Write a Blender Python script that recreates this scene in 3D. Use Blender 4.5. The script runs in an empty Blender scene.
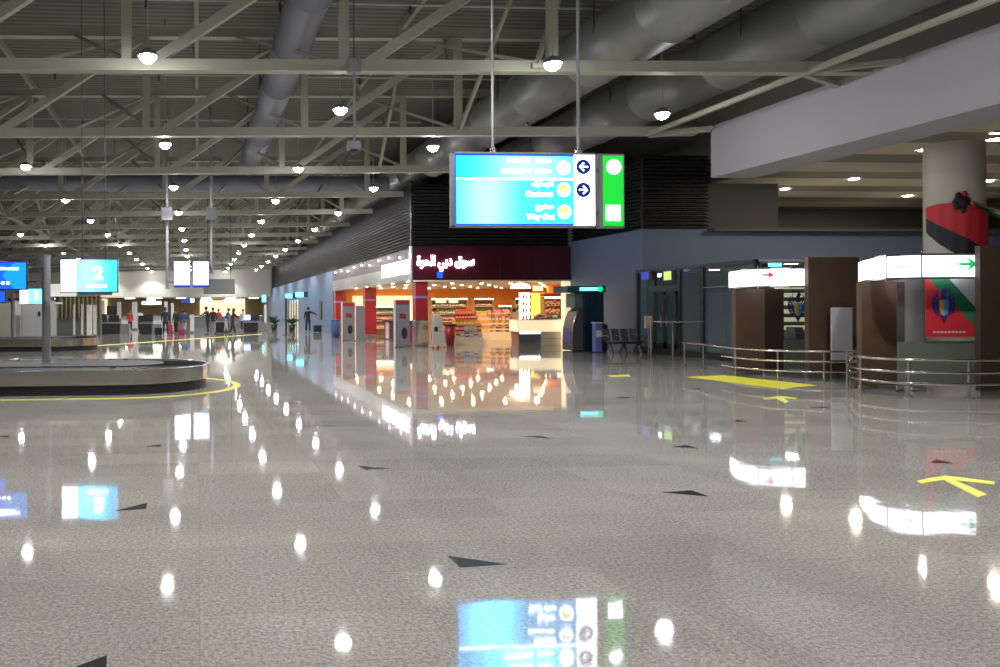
import bpy, math, random
from mathutils import Vector, Matrix
random.seed(7)
SC = bpy.context.scene
C = SC.collection
PI = math.pi
# ------------------------------------------------------------------ camera model (hall runs along +Y, eye height 1.6 m)
f = 800.; PSI = math.atan(60/f); PHI = .005; CX = 258.; CY = 309.7; H = 1.6
fw = Vector((math.sin(PSI), math.cos(PSI), 0)); r0 = Vector((math.cos(PSI), -math.sin(PSI), 0))
rt = r0*math.cos(PHI) - Vector((0, 0, math.sin(PHI))); up = r0*math.sin(PHI) + Vector((0, 0, math.cos(PHI)))
def ray(px, py): return fw + rt*((px-CX)/f) + up*((CY-py)/f)
def PZ(px, py, Z=0.):
    d = ray(px, py); t = (Z-H)/d.z; return Vector((d.x*t, d.y*t, Z))
def PY(px, py, Y):
    d = ray(px, py); t = Y/d.y; return Vector((d.x*t, Y, H+d.z*t))
def PX(px, py, X):
    d = ray(px, py); t = X/d.x; return Vector((X, d.y*t, H+d.z*t))
def XY(px, Y): return PY(px, 310, Y).x
cam = bpy.data.objects.new('camera', bpy.data.cameras.new('camera')); C.objects.link(cam)
M = Matrix((rt, up, -fw)).transposed().to_4x4(); M.translation = (0, 0, H); cam.matrix_world = M
cam.data.sensor_width = 36; cam.data.lens = f*36/1000
cam.data.shift_x = (500-CX)/1000; cam.data.shift_y = (CY-333.5)/1000
cam.data.clip_end = 400
SC.camera = cam
SC.view_settings.view_transform = 'Standard'; SC.view_settings.look = 'None'
SC.view_settings.gamma = 1; SC.view_settings.use_curve_mapping = False
SC.view_settings.exposure = 0.15

# ------------------------------------------------------------------ materials
MATS = {}
def mat(name, col, rough=.5, metal=0., var=.0, scale=5., bump=0., emit=0., ecol=None, alpha=1., trans=0., spec=.5):
    if name in MATS: return MATS[name]
    m = bpy.data.materials.new(name); m.use_nodes = True; nt = m.node_tree; N = nt.nodes; L = nt.links
    b = N['Principled BSDF']
    b.inputs['Base Color'].default_value = (*col, 1); b.inputs['Roughness'].default_value = rough
    b.inputs['Metallic'].default_value = metal; b.inputs['Specular IOR Level'].default_value = spec
    if var or bump:
        tc = N.new('ShaderNodeTexCoord'); no = N.new('ShaderNodeTexNoise'); no.inputs['Scale'].default_value = scale
        no.inputs['Detail'].default_value = 4; L.new(tc.outputs['Object'], no.inputs['Vector'])
        if var:
            mx = N.new('ShaderNodeMix'); mx.data_type = 'RGBA'
            mx.inputs[6].default_value = (*[c*(1-var) for c in col], 1); mx.inputs[7].default_value = (*[min(1, c*(1+var)) for c in col], 1)
            L.new(no.outputs['Fac'], mx.inputs[0]); L.new(mx.outputs[2], b.inputs['Base Color'])
        if bump:
            bp = N.new('ShaderNodeBump'); bp.inputs['Strength'].default_value = bump; bp.inputs['Distance'].default_value = .01
            L.new(no.outputs['Fac'], bp.inputs['Height']); L.new(bp.outputs['Normal'], b.inputs['Normal'])
    if emit:
        b.inputs['Emission Color'].default_value = (*(ecol or col), 1); b.inputs['Emission Strength'].default_value = emit
    if trans: b.inputs['Transmission Weight'].default_value = trans; b.inputs['IOR'].default_value = 1.05
    if alpha < 1: b.inputs['Alpha'].default_value = alpha
    MATS[name] = m; return m

def floor_material():
    m = bpy.data.materials.new('polished_granite'); m.use_nodes = True; nt = m.node_tree; N = nt.nodes; L = nt.links
    b = N['Principled BSDF']; tc = N.new('ShaderNodeTexCoord')
    def noise(s, d=2, r=.6):
        n = N.new('ShaderNodeTexNoise'); n.inputs['Scale'].default_value = s; n.inputs['Detail'].default_value = d
        n.inputs['Roughness'].default_value = r; L.new(tc.outputs['Object'], n.inputs['Vector']); return n.outputs['Fac']
    def ramp(a, lo, hi, c0, c1):
        r = N.new('ShaderNodeValToRGB'); r.color_ramp.elements[0].position = lo; r.color_ramp.elements[1].position = hi
        r.color_ramp.elements[0].color = (*c0, 1); r.color_ramp.elements[1].color = (*c1, 1); L.new(a, r.inputs[0]); return r.outputs[0]
    def mix(fac, a, c, mode='MULTIPLY'):
        x = N.new('ShaderNodeMix'); x.data_type = 'RGBA'; x.blend_type = mode; x.inputs[0].default_value = fac if isinstance(fac, float) else 1
        if not isinstance(fac, float): L.new(fac, x.inputs[0])
        L.new(a, x.inputs[6]); L.new(c, x.inputs[7]); return x.outputs[2]
    sp = ramp(noise(44, 3, .75), .36, .62, (.23, .222, .20), (.46, .445, .41))
    sp2 = ramp(noise(150, 1), .38, .5, (.5, .48, .45), (1, 1, 1))
    c = mix(.75, sp, sp2)
    big = ramp(noise(.35, 3), .3, .7, (.80, .79, .78), (1.08, 1.08, 1.06))
    c = mix(1., c, big)
    br = N.new('ShaderNodeTexBrick'); L.new(tc.outputs['Object'], br.inputs['Vector'])
    br.inputs['Scale'].default_value = 1; br.inputs['Brick Width'].default_value = 1.2; br.inputs['Row Height'].default_value = .6
    br.inputs['Mortar Size'].default_value = .003; br.inputs['Color1'].default_value = (.9, .9, .9, 1); br.inputs['Color2'].default_value = (1.05, 1.05, 1.05, 1)
    br.inputs['Mortar'].default_value = (.82, .82, .80, 1); br.offset = 0
    c = mix(1., c, br.outputs['Color'])
    L.new(c, b.inputs['Base Color'])
    rr = N.new('ShaderNodeMapRange'); rr.inputs[3].default_value = .02; rr.inputs[4].default_value = .055
    L.new(noise(1.3, 3), rr.inputs[0]); L.new(rr.outputs[0], b.inputs['Roughness'])
    bp = N.new('ShaderNodeBump'); bp.inputs['Strength'].default_value = .012; bp.inputs['Distance'].default_value = .05
    L.new(noise(3.2, 1), bp.inputs['Height']); L.new(bp.outputs['Normal'], b.inputs['Normal'])
    b.inputs['IOR'].default_value = 1.55
    return m
def screen_mat(name, c0, c1, s0, s1, hot=.45, width=.35, axis=0):
    """backlit face: colour from c0 to c1, emission strongest at hot, falling off along the axis"""
    m = bpy.data.materials.new(name); m.use_nodes = True; nt = m.node_tree; N = nt.nodes; L = nt.links
    b = N['Principled BSDF']; tc = N.new('ShaderNodeTexCoord'); sx = N.new('ShaderNodeSeparateXYZ'); L.new(tc.outputs['Generated'], sx.inputs[0])
    s = N.new('ShaderNodeMath'); s.operation = 'SUBTRACT'; L.new(sx.outputs[axis], s.inputs[0]); s.inputs[1].default_value = hot
    a = N.new('ShaderNodeMath'); a.operation = 'ABSOLUTE'; L.new(s.outputs[0], a.inputs[0])
    mr = N.new('ShaderNodeMapRange'); mr.interpolation_type = 'SMOOTHSTEP'; L.new(a.outputs[0], mr.inputs[0])
    mr.inputs[1].default_value = 0; mr.inputs[2].default_value = width; mr.inputs[3].default_value = s1; mr.inputs[4].default_value = s0
    mx = N.new('ShaderNodeMix'); mx.data_type = 'RGBA'; L.new(sx.outputs[axis], mx.inputs[0])
    mx.inputs[6].default_value = (*c0, 1); mx.inputs[7].default_value = (*c1, 1)
    L.new(mx.outputs[2], b.inputs['Emission Color']); L.new(mr.outputs[0], b.inputs['Emission Strength'])
    b.inputs['Base Color'].default_value = (*c0, 1); b.inputs['Roughness'].default_value = .2
    return m
def slat_mat(name, c0, c1, period, axis, duty=.5, rough=.6):
    m = bpy.data.materials.new(name); m.use_nodes = True; nt = m.node_tree; N = nt.nodes; L = nt.links
    b = N['Principled BSDF']; tc = N.new('ShaderNodeTexCoord'); sx = N.new('ShaderNodeSeparateXYZ'); L.new(tc.outputs['Object'], sx.inputs[0])
    d = N.new('ShaderNodeMath'); d.operation = 'DIVIDE'; L.new(sx.outputs[axis], d.inputs[0]); d.inputs[1].default_value = period
    fr = N.new('ShaderNodeMath'); fr.operation = 'FRACT'; L.new(d.outputs[0], fr.inputs[0])
    g = N.new('ShaderNodeMath'); g.operation = 'GREATER_THAN'; L.new(fr.outputs[0], g.inputs[0]); g.inputs[1].default_value = duty
    mx = N.new('ShaderNodeMix'); mx.data_type = 'RGBA'; L.new(g.outputs[0], mx.inputs[0])
    mx.inputs[6].default_value = (*c0, 1); mx.inputs[7].default_value = (*c1, 1); L.new(mx.outputs[2], b.inputs['Base Color'])
    b.inputs['Roughness'].default_value = rough
    return m

STEEL = mat('painted_truss_steel', (.37, .37, .29), .55, 0, .12, 2)
DECK = slat_mat('corrugated_roof_deck', (.11, .11, .097), (.185, .185, .16), .3, 1, .5, .7)
DUCTG = mat('galvanised_duct', (.26, .27, .265), .36, .35, .12, 1.5)
DUCTB = mat('blue_grey_duct', (.20, .205, .25), .55, .1, .1, 1)
BLACKP = mat('black_paint', (.018, .018, .022), .45, 0, .2, 8)
DARK = mat('dark_grey_metal', (.06, .065, .07), .4, .3, .15, 6)
GREYM = mat('grey_painted_metal', (.23, .235, .24), .4, .3, .08, 4)
INOX = mat('brushed_stainless', (.62, .60, .56), .2, 1., .12, 9)
CHROME = mat('polished_steel_tube', (.7, .7, .68), .14, 1., .05, 6)
WHITE = mat('white_paint', (.72, .71, .68), .5, 0, .04, 3)
OFFW = mat('offwhite_plaster', (.62, .60, .52), .7, 0, .06, .6)
BEIGE = mat('fascia_plaster', (.42, .42, .46), .65, 0, .05, .5)
BLUEW = mat('blue_grey_wall', (.15, .215, .34), .55, 0, .06, .5)
DGREY = mat('dark_grey_wall', (.12, .118, .115), .7, 0, .08, 1)
LOUV = mat('dark_louvre_metal', (.10, .098, .085), .65, 0, .1, 3, spec=.15)
LOUVB = mat('black_louvre_metal', (.035, .033, .036), .4, .4, .1, 3)
MAROON = mat('maroon_gloss_panel', (.085, .010, .022), .15, 0, .15, 2)
RED = mat('red_laminate', (.36, .018, .03), .35, 0, .1, 3)
SILV = mat('silver_fascia_panel', (.36, .35, .31), .35, .4, .2, 1.1, .15)
BROWN = mat('brown_laminate', (.105, .062, .038), .45, 0, .12, 5)
BROWND = mat('dark_brown_laminate', (.045, .027, .018), .45, 0, .12, 5)
TAN = mat('tan_wall', (.42, .30, .17), .6, 0, .2, .8)
ORANGE = mat('orange_wall', (.85, .36, .06), .5, 0, .15, 1)
WARMW = mat('warm_white_ceiling', (.75, .66, .55), .6, 0, .04, 1)
CREAM = mat('cream_laminate', (.85, .76, .60), .35, 0, .06, 2)
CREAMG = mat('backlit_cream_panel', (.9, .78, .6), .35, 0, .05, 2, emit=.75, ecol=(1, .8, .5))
GLASS = mat('tinted_glass', (.10, .14, .16), .04, 0, .04, 1, alpha=.45)
FROST = mat('frosted_green_glass', (.17, .19, .16), .25, 0, .06, 1, alpha=.93)
YEL = mat('yellow_floor_paint', (.62, .60, .03), .35, 0, .12, 12)
INLAY = mat('black_granite_inlay', (.03, .028, .026), .12, 0, .3, 60)
RUB = mat('black_rubber', (.02, .02, .022), .6, 0, .15, 10)
NAVY = mat('navy_kiosk_panel', (.006, .035, .075), .3, 0, .1, 2)
TEAL = mat('teal_kiosk_trim', (.012, .09, .11), .3, 0, .1, 2)
LENS = mat('downlight_lens', (1, 1, 1), .3, emit=150., ecol=(.97, .95, 1.0))
LENSW = mat('warm_spot_lens', (1, .9, .7), .3, emit=260., ecol=(1, .66, .38))
WLIT = mat('backlit_white_face', (.9, .9, .95), .3, emit=5., ecol=(.86, .86, 1.0))
WLET = mat('white_lit_lettering', (1, 1, 1), .3, emit=10., ecol=(.85, .85, 1.0))
GREENL = mat('green_backlit_face', (.0, .2, .02), .3, emit=.85, ecol=(.01, .75, .04))
BLUEL = mat('blue_lit_face', (.01, .1, .7), .3, emit=1.1, ecol=(.01, .08, .75))
DBLUE = mat('dark_blue_print', (.01, .05, .40), .3, 0, .05, 5, emit=.35, ecol=(.01, .06, .5))
YLWL = mat('yellow_pictogram_print', (.95, .6, .05), .3, emit=2.2, ecol=(.9, .65, .08))
CYANL = mat('cyan_lit_face', (.1, .8, .9), .3, emit=3., ecol=(.12, .62, .8))
SKIN = mat('skin', (.45, .26, .17), .5, 0, .05, 8)
HAIR = mat('dark_hair', (.02, .015, .012), .6, 0, .2, 30)

# ------------------------------------------------------------------ mesh builder
class MB:
    def __init__(s): s.v = []; s.f = []; s.mi = []; s.sm = []; s.mats = []
    def m(s, mt):
        if mt not in s.mats: s.mats.append(mt)
        return s.mats.index(mt)
    def add(s, vs, fs, mt, smooth=False):
        o = len(s.v); s.v += [tuple(p) for p in vs]; k = s.m(mt)
        for q in fs: s.f.append([i+o for i in q]); s.mi.append(k); s.sm.append(smooth)
        return s
    def box(s, x0, x1, y0, y1, z0, z1, mt):
        if x0 > x1: x0, x1 = x1, x0
        if y0 > y1: y0, y1 = y1, y0
        if z0 > z1: z0, z1 = z1, z0
        v = [(x, y, z) for z in (z0, z1) for y in (y0, y1) for x in (x0, x1)]
        return s.add(v, [(0, 2, 3, 1), (4, 5, 7, 6), (0, 1, 5, 4), (2, 6, 7, 3), (0, 4, 6, 2), (1, 3, 7, 5)], mt)
    def beam(s, p, q, w, h, mt):
        p = Vector(p); q = Vector(q); d = (q-p).normalized(); u = Vector((0, 0, 1))
        if abs(d.z) > .97: u = Vector((0, 1, 0))
        a = d.cross(u).normalized(); b = a.cross(d).normalized(); v = []
        for c in (p, q):
            for i, j in ((-1, -1), (1, -1), (1, 1), (-1, 1)): v.append(c+a*w/2*i+b*h/2*j)
        return s.add(v, [(0, 1, 2, 3), (7, 6, 5, 4), (0, 4, 5, 1), (1, 5, 6, 2), (2, 6, 7, 3), (3, 7, 4, 0)], mt)
    def cyl(s, p, q, r, mt, n=14, r2=None, cap=True):
        p = Vector(p); q = Vector(q); d = (q-p).normalized(); u = Vector((0, 0, 1)) if abs(d.z) < .9 else Vector((1, 0, 0))
        a = d.cross(u).normalized(); b = a.cross(d).normalized(); r2 = r if r2 is None else r2
        A = [p+(a*math.cos(2*PI*i/n)+b*math.sin(2*PI*i/n))*r for i in range(n)]
        B = [q+(a*math.cos(2*PI*i/n)+b*math.sin(2*PI*i/n))*r2 for i in range(n)]
        s.add(A+B, [(i, (i+1) % n, n+(i+1) % n, n+i) for i in range(n)], mt, True)
        if cap: s.add(A, [list(range(n))[::-1]], mt); s.add(B, [list(range(n))], mt)
        return s
    def tube(s, pts, r, mt, n=10):
        P = [Vector(p) for p in pts]; rings = []; ref = None
        for i, p in enumerate(P):
            d = (P[min(i+1, len(P)-1)]-P[max(i-1, 0)]).normalized()
            if ref is None: ref = Vector((0, 0, 1)) if abs(d.z) < .9 else Vector((1, 0, 0))
            a = d.cross(ref)
            a = a.normalized() if a.length > 1e-4 else Vector((1, 0, 0)); b = a.cross(d).normalized()
            rings.append([p+(a*math.cos(2*PI*k/n)+b*math.sin(2*PI*k/n))*r for k in range(n)])
        v = [x for g in rings for x in g]; fs = []
        for i in range(len(P)-1):
            for k in range(n): fs.append((i*n+k, i*n+(k+1) % n, (i+1)*n+(k+1) % n, (i+1)*n+k))
        s.add(v, fs, mt, True); s.add(rings[0], [list(range(n))[::-1]], mt); s.add(rings[-1], [list(range(n))], mt); return s
    def prism(s, poly, z0, z1, mt):
        n = len(poly); v = [(p[0], p[1], z0) for p in poly]+[(p[0], p[1], z1) for p in poly]
        ar = sum(poly[i][0]*poly[(i+1) % n][1]-poly[(i+1) % n][0]*poly[i][1] for i in range(n))
        fs = [list(range(n))[::-1], list(range(n, 2*n))]+[(i, (i+1) % n, n+(i+1) % n, n+i) for i in range(n)]
        if ar < 0: fs = [list(q)[::-1] for q in fs]
        return s.add(v, fs, mt)
    def prismY(s, poly, y0, y1, mt):   # poly in (x, z)
        n = len(poly); v = [(p[0], y0, p[1]) for p in poly]+[(p[0], y1, p[1]) for p in poly]
        ar = sum(poly[i][0]*poly[(i+1) % n][1]-poly[(i+1) % n][0]*poly[i][1] for i in range(n))
        fs = [list(range(n)), list(range(n, 2*n))[::-1]]+[(i, n+i, n+(i+1) % n, (i+1) % n) for i in range(n)]
        if ar < 0: fs = [list(q)[::-1] for q in fs]
        return s.add(v, fs, mt)
    def wallpath(s, pts, z0, z1, t, mt, smooth=True):   # vertical band along a plan polyline, thickness t to +Y side
        n = len(pts); v = []
        for i, p in enumerate(pts):
            a = Vector(pts[max(i-1, 0)]); b = Vector(pts[min(i+1, n-1)]); d = (b-a).normalized(); nn = Vector((-d.y, d.x))*t
            v += [(p[0], p[1], z0), (p[0], p[1], z1), (p[0]+nn.x, p[1]+nn.y, z1), (p[0]+nn.x, p[1]+nn.y, z0)]
        fs = []
        for i in range(n-1):
            a = 4*i; b = 4*i+4
            for k in range(4): fs.append((a+k, b+k, b+(k+1) % 4, a+(k+1) % 4)[::-1])
        fs += [(0, 3, 2, 1)[::-1], tuple(4*n-4+k for k in range(4))[::-1]]
        return s.add(v, fs, mt)
    def lathe(s, prof, c, mt, n=18, ang=(0, 2*PI)):
        full = abs(ang[1]-ang[0]-2*PI) < 1e-6; m = n if full else n+1; v = []
        for r, z in prof:
            for k in range(m):
                t = ang[0]+(ang[1]-ang[0])*k/n; v.append((c[0]+r*math.cos(t), c[1]+r*math.sin(t), c[2]+z))
        fs = []
        for i in range(len(prof)-1):
            for k in range(n):
                a = i*m+k; b = i*m+(k+1) % m; fs.append((a, b, b+m, a+m))
        return s.add(v, fs, mt, True)
    def ball(s, c, r, mt, sx=1, sy=1, sz=1, n=12):
        prof = [(math.sin(PI*i/8), -math.cos(PI*i/8)) for i in range(9)]; o = len(s.v)
        s.lathe([(max(a, 1e-4)*r, b*r*sz) for a, b in prof], c, mt, n)
        if sx != 1 or sy != 1:
            for i in range(o, len(s.v)):
                x, y, z = s.v[i]; s.v[i] = (c[0]+(x-c[0])*sx, c[1]+(y-c[1])*sy, z)
        return s
    def mesh(s, name, org):
        me = bpy.data.meshes.new(name); me.from_pydata([(x-org[0], y-org[1], z-org[2]) for x, y, z in s.v], [], s.f)
        for m_ in s.mats: me.materials.append(m_)
        me.polygons.foreach_set('material_index', s.mi); me.polygons.foreach_set('use_smooth', s.sm); me.update(); return me
    def build(s, name, parent=None, org=None, bevel=0):
        org = wloc(parent) if parent else (org if org is not None else (0, 0, 0))
        o = bpy.data.objects.new(name, s.mesh(name, org)); C.objects.link(o)
        if parent: o.parent = parent
        else: o.location = org
        if bevel:
            b = o.modifiers.new('bevel', 'BEVEL'); b.width = bevel; b.segments = 2; b.limit_method = 'ANGLE'
        return o
def wloc(o):
    p = Vector(o.location)
    while o.parent: o = o.parent; p += Vector(o.location)
    return p
def tag(o, label, cat, group=None, kind=None):
    o['label'] = label; o['category'] = cat
    if group: o['group'] = group
    if kind: o['kind'] = kind
    return o
def thing(name, label, cat, loc=(0, 0, 0), group=None):
    o = bpy.data.objects.new(name, None); o.empty_display_size = .1; C.objects.link(o); o.location = loc
    return tag(o, label, cat, group)
def one(name, mb, label, cat, group=None, bevel=0, org=None):
    if org is None:
        xs = [p[0] for p in mb.v]; ys = [p[1] for p in mb.v]; zs = [p[2] for p in mb.v]
        org = ((min(xs)+max(xs))/2, (min(ys)+max(ys))/2, min(zs))
    return tag(mb.build(name, None, org, bevel), label, cat, group)
def struct(name, mb, label=None):
    o = mb.build(name); o['kind'] = 'structure'; o['category'] = name.split('_')[0]
    o['label'] = label or name.replace('_', ' '); return o
def dup(root, loc, label=None, group=None, rz=None):
    def cp(o, par):
        c = o.copy(); C.objects.link(c)
        if par: c.parent = par
        for ch in [x for x in kids.get(o, [])]: cp(ch, c)
        return c
    kids = {}
    for ch in root.children_recursive: kids.setdefault(ch.parent, []).append(ch)
    r = cp(root, None); r.location = loc
    if rz is not None: r.rotation_euler.z = rz
    if label: r['label'] = label
    if group: r['group'] = group
    return r
def text_mesh(s, size, mt, extrude=.004, offset=0., align='CENTER'):
    c = bpy.data.curves.new('t', 'FONT'); c.body = s; c.size = size; c.extrude = extrude; c.offset = offset; c.align_x = align; c.align_y = 'CENTER'
    o = bpy.data.objects.new('t', c); C.objects.link(o); bpy.context.view_layer.update()
    me = bpy.data.meshes.new_from_object(o.evaluated_get(bpy.context.evaluated_depsgraph_get()))
    bpy.data.objects.remove(o); bpy.data.curves.remove(c); me.materials.clear(); me.materials.append(mt); return me
def lettering(name, s, size, mt, parent, pos, rz=0., width=None, height=None, off=0., ext=.004):
    me = text_mesh(s, size, mt, ext, off); xs = [v.co.x for v in me.vertices]; ys = [v.co.y for v in me.vertices]
    cx, cy = (min(xs)+max(xs))/2, (min(ys)+max(ys))/2
    sx = width/(max(xs)-min(xs)) if width else 1; sy = height/(max(ys)-min(ys)) if height else sx
    me.transform(Matrix.Diagonal((sx, sy, 1, 1)) @ Matrix.Translation((-cx, -cy, 0)))
    me.transform(Matrix.Rotation(rz, 4, 'Z') @ Matrix.Rotation(PI/2, 4, 'X'))
    o = bpy.data.objects.new(name, me); C.objects.link(o)
    if parent: o.parent = parent; o.location = Vector(pos)-wloc(parent)
    else: o.location = pos
    return o
AR = lambda l: ''.join(chr(x) for x in reversed(l))
AR_SHOP = AR([0xFEB3, 0xFEEE, 0xFED5, 32, 0xFEA9, 0xFE91, 0xFEF2, 32, 0xFE8D, 0xFEDF, 0xFEA4, 0xFEAE, 0xFE93])
AR_CUST = AR([0xFE8D, 0xFEDF, 0xFEA0, 0xFEE4, 0xFE8E, 0xFEAD, 0xFED9])
AR_EXIT = AR([0xFEE3, 0xFEA8, 0xFEAE, 0xFE9D])

# ------------------------------------------------------------------ setting
ROOF = 9.95; XL = -34.; XR = 9.1; YF = 33.5; YEND = 108.; XW = 16.05; XFAS = 18.5
FX0, FX1, FY0, FY1 = -34, 40, -12, 118
fl = MB(); fl.box(FX0, FX1, FY0, FY1, -.2, 0, floor_material()); struct('floor', fl, 'polished speckled grey granite floor of the hall')
c = MB(); c.box(XL, 19, FY0, 118, ROOF, ROOF+.2, DECK); struct('ceiling', c, 'dark corrugated roof deck above the trusses')
w = MB(); w.box(XL-.3, XL, FY0, 118, 0, ROOF, OFFW); struct('wall_left', w)
w = MB(); w.box(XL, 40, FY0-.3, FY0, 0, ROOF, OFFW); struct('wall_back', w)
# far end: white bulkhead over a recessed tan wall
w = MB(); w.box(XL, XR+4, 100, 100.4, 3.2, ROOF, OFFW); w.box(XL, XR+4, 100.4, 111, 3.2, 3.35, WHITE); struct('wall_far_bulkhead', w)
w = MB(); w.box(XL, XR+4, 111, 111.3, 0, 3.2, TAN); struct('wall_far', w)
# right side wall below the louvres, beyond the shop
YS1 = 53.5
def side_wall():
    w = MB(); w.box(XR, XR+.3, YS1, 72, 0, 4.2, BLUEW); w.box(XR, XR+.3, 80, 112, 0, 4.2, BLUEW); w.box(XR, XR+.3, 72, 80, 2.6, 4.2, BLUEW)
    struct('wall_right', w)
    w = MB(); w.box(XW, XW+.3, 28.1, YF, 0, 4.45, BLUEW); struct('wall_right_recess', w)
    w = MB(); w.box(XW, 40, 27.8, 28.1, 2.9, 4.45, BLUEW); w.box(XW+4, 40, 27.8, 28.1, 0, 2.9, BLUEW); struct('wall_right_end', w)
side_wall()
# upper right: fascia beam, wall over it, side ceiling
w = MB(); w.box(14.5, 15.75, FY0, PX(711, 160, 14.5).y, 5.27, 6.72, BEIGE); struct('trim_1', w, 'deep pale concrete fascia beam along the right side')
w = MB(); w.box(19.5, 19.8, FY0, 118, 6.35, ROOF, mat('upper_grey_wall', (.30, .30, .28), .7, 0, .05, .6)); struct('wall_right_upper', w)
w = MB(); w.box(XFAS, PY(778, 200, 27.8).x, 27.8, 28.1, 4.46, 6.12, DGREY); struct('wall_right_infill', w)
w = MB(); w.box(19.8, 40, FY0, 36.69, 6.35, 6.5, slat_mat('banded_ceiling', (.62, .58, .47), (.26, .245, .21), 3.1, 1, .55)); struct('ceiling_side', w, 'banded low ceiling over the customs area')
w = MB(); w.box(XFAS, 40, 36.7, 37, 4.4, 6.5, DGREY); w.box(40, 40.3, FY0, 37, 0, 6.5, DGREY); w.box(XFAS, 40, 27.4, 37, 4.35, 4.45, DGREY); struct('wall_side_back', w)

# ------------------------------------------------------------------ louvre cladding
def louvre(name, plane, a, b, x0, z0, z1, mt, back, label):
    mb = MB(); n = 19
    for i in range(n):
        z = z0+(z1-z0)*(i+.3)/n
        if plane == 'X':   # blades along Y on plane X=x0, tilted
            mb.add([(x0, a, z), (x0, b, z), (x0+.13, b, z+.07), (x0+.13, a, z+.07), (x0, a, z+.022), (x0, b, z+.022), (x0+.13, b, z+.092), (x0+.13, a, z+.092)],
                   [(0, 1, 2, 3), (7, 6, 5, 4), (0, 4, 5, 1), (2, 6, 7, 3), (0, 3, 7, 4), (1, 5, 6, 2)], mt)
        else:
            mb.add([(a, x0, z), (b, x0, z), (b, x0+.13, z+.07), (a, x0+.13, z+.07), (a, x0, z+.022), (b, x0, z+.022), (b, x0+.13, z+.092), (a, x0+.13, z+.092)],
                   [(3, 2, 1, 0), (4, 5, 6, 7), (1, 5, 4, 0), (3, 7, 6, 2), (4, 7, 3, 0), (2, 6, 5, 1)], mt)
    o = one(name, mb, label, 'louvre screen')
    bk = MB()
    if plane == 'X':
        bk.box(x0+.13, x0+.3, a, b, z0, z1, back)
    else: bk.box(a, b, x0+.13, x0+.3, z0, z1, back)
    bk.build('backing_panel', o); return o
LZ0, LZ1 = 4.22, 7.02
louvre('louvre_screen', 'X', YF+.32, 99.9, XR, LZ0, LZ1, LOUV, LOUVB, 'long dark louvre screen running away above the shop side and blue wall')
louvre('louvre_screen', 'Y', XR, XW-.02, YF, LZ0+.05, LZ1, LOUVB, BLACKP, 'black louvre screen facing the camera above the maroon shop front')
louvre('louvre_screen', 'X', 28.0, YF-.02, XW, 4.46, LZ1, LOUVB, BLACKP, 'black louvre screen on the return wall right of the shop front')
louvre('louvre_screen', 'Y', XW, XFAS-.02, 27.65, 4.46, LZ1+.1, LOUVB, BLACKP, 'short black louvre screen right of the green exit sign, beside the pale beam')
w = MB(); w.box(XR+.3, 19.0, YF+.3, 112, LZ1-.1, LZ1, BLACKP); w.box(XW+.3, 19, 27.99, YF+.3, LZ1-.1, LZ1, BLACKP); struct('trim_2', w, 'black top slab behind the louvres')

# ------------------------------------------------------------------ roof trusses
MOD = 4.4; X0T = -32.2; NB = 10; SL = .014
def zb(x): return 6.42+SL*x
def zt(x): return 9.15+SL*x
def make_truss(x1, label, group):
    y = 16.2; t = thing('roof_truss', label, 'roof truss', (0, y, 6.4), group)
    for nm, zf, s in (('bottom_chord', zb, .21), ('top_chord', zt, .24)):
        m = MB(); m.beam((XL+.02, y, zf(XL)+.12), (x1, y, zf(x1)+.12), .20, s, STEEL); m.beam((XL+.02, y, zf(XL)), (x1, y, zf(x1)), .26, .03, STEEL); m.build(nm, t)
    x = X0T
    while x < x1-.3:
        if 8.6 < x < 16: x += MOD; continue
        m = MB(); m.beam((x, y, zb(x)+.1), (x, y, zt(x)+.1), .20, .16, STEEL); m.build('vertical', t)
        if x+MOD < x1+.6 and not (x+MOD > 8.9 and x < 16):
            m = MB(); m.beam((x+.45, y, zb(x)+.15), (x+MOD-.05, y, zt(x+MOD)), .17, .20, STEEL); m.build('diagonal', t)
        if x < 9:
            m = MB(); m.beam((x+.2, y+.1, zb(x)+.15), (x-1.9, y+6., zt(x)), .075, .075, STEEL); m.build('prop', t)
            m = MB(); m.beam((x+2.2, y+.1, zb(x)+.15), (x+4.0, y+6., zt(x)), .075, .075, STEEL); m.build('prop', t)
        x += MOD
    return t
TY = [16.2, 22.25, 28.35]+[28.35+6.2*i for i in range(1, 12)]
ordn = ['nearest', 'second', 'third', 'fourth', 'fifth', 'sixth', 'seventh', 'eighth']
tA = make_truss(14.42, 'olive-grey steel roof truss crossing the hall, nearest to the camera', 'roof trusses across the hall')
dup(tA, (0, TY[1], 6.4), 'olive-grey steel roof truss crossing the hall, second from the camera')
tC = make_truss(15.3, 'olive-grey steel roof truss crossing the hall, third from the camera', 'roof trusses across the hall'); tC.location.y = TY[2]
tB = make_truss(9.0, 'olive-grey roof truss, fourth from the camera, ending at the louvres', 'roof trusses across the hall'); tB.location.y = TY[3]
for i in range(4, len(TY)):
    dup(tB, (0, TY[i], 6.4), ('olive-grey steel roof truss, %s from the camera, ending at the louvres' % ordn[i]) if i < 8 else 'distant olive-grey roof truss in the far half of the hall')
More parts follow.
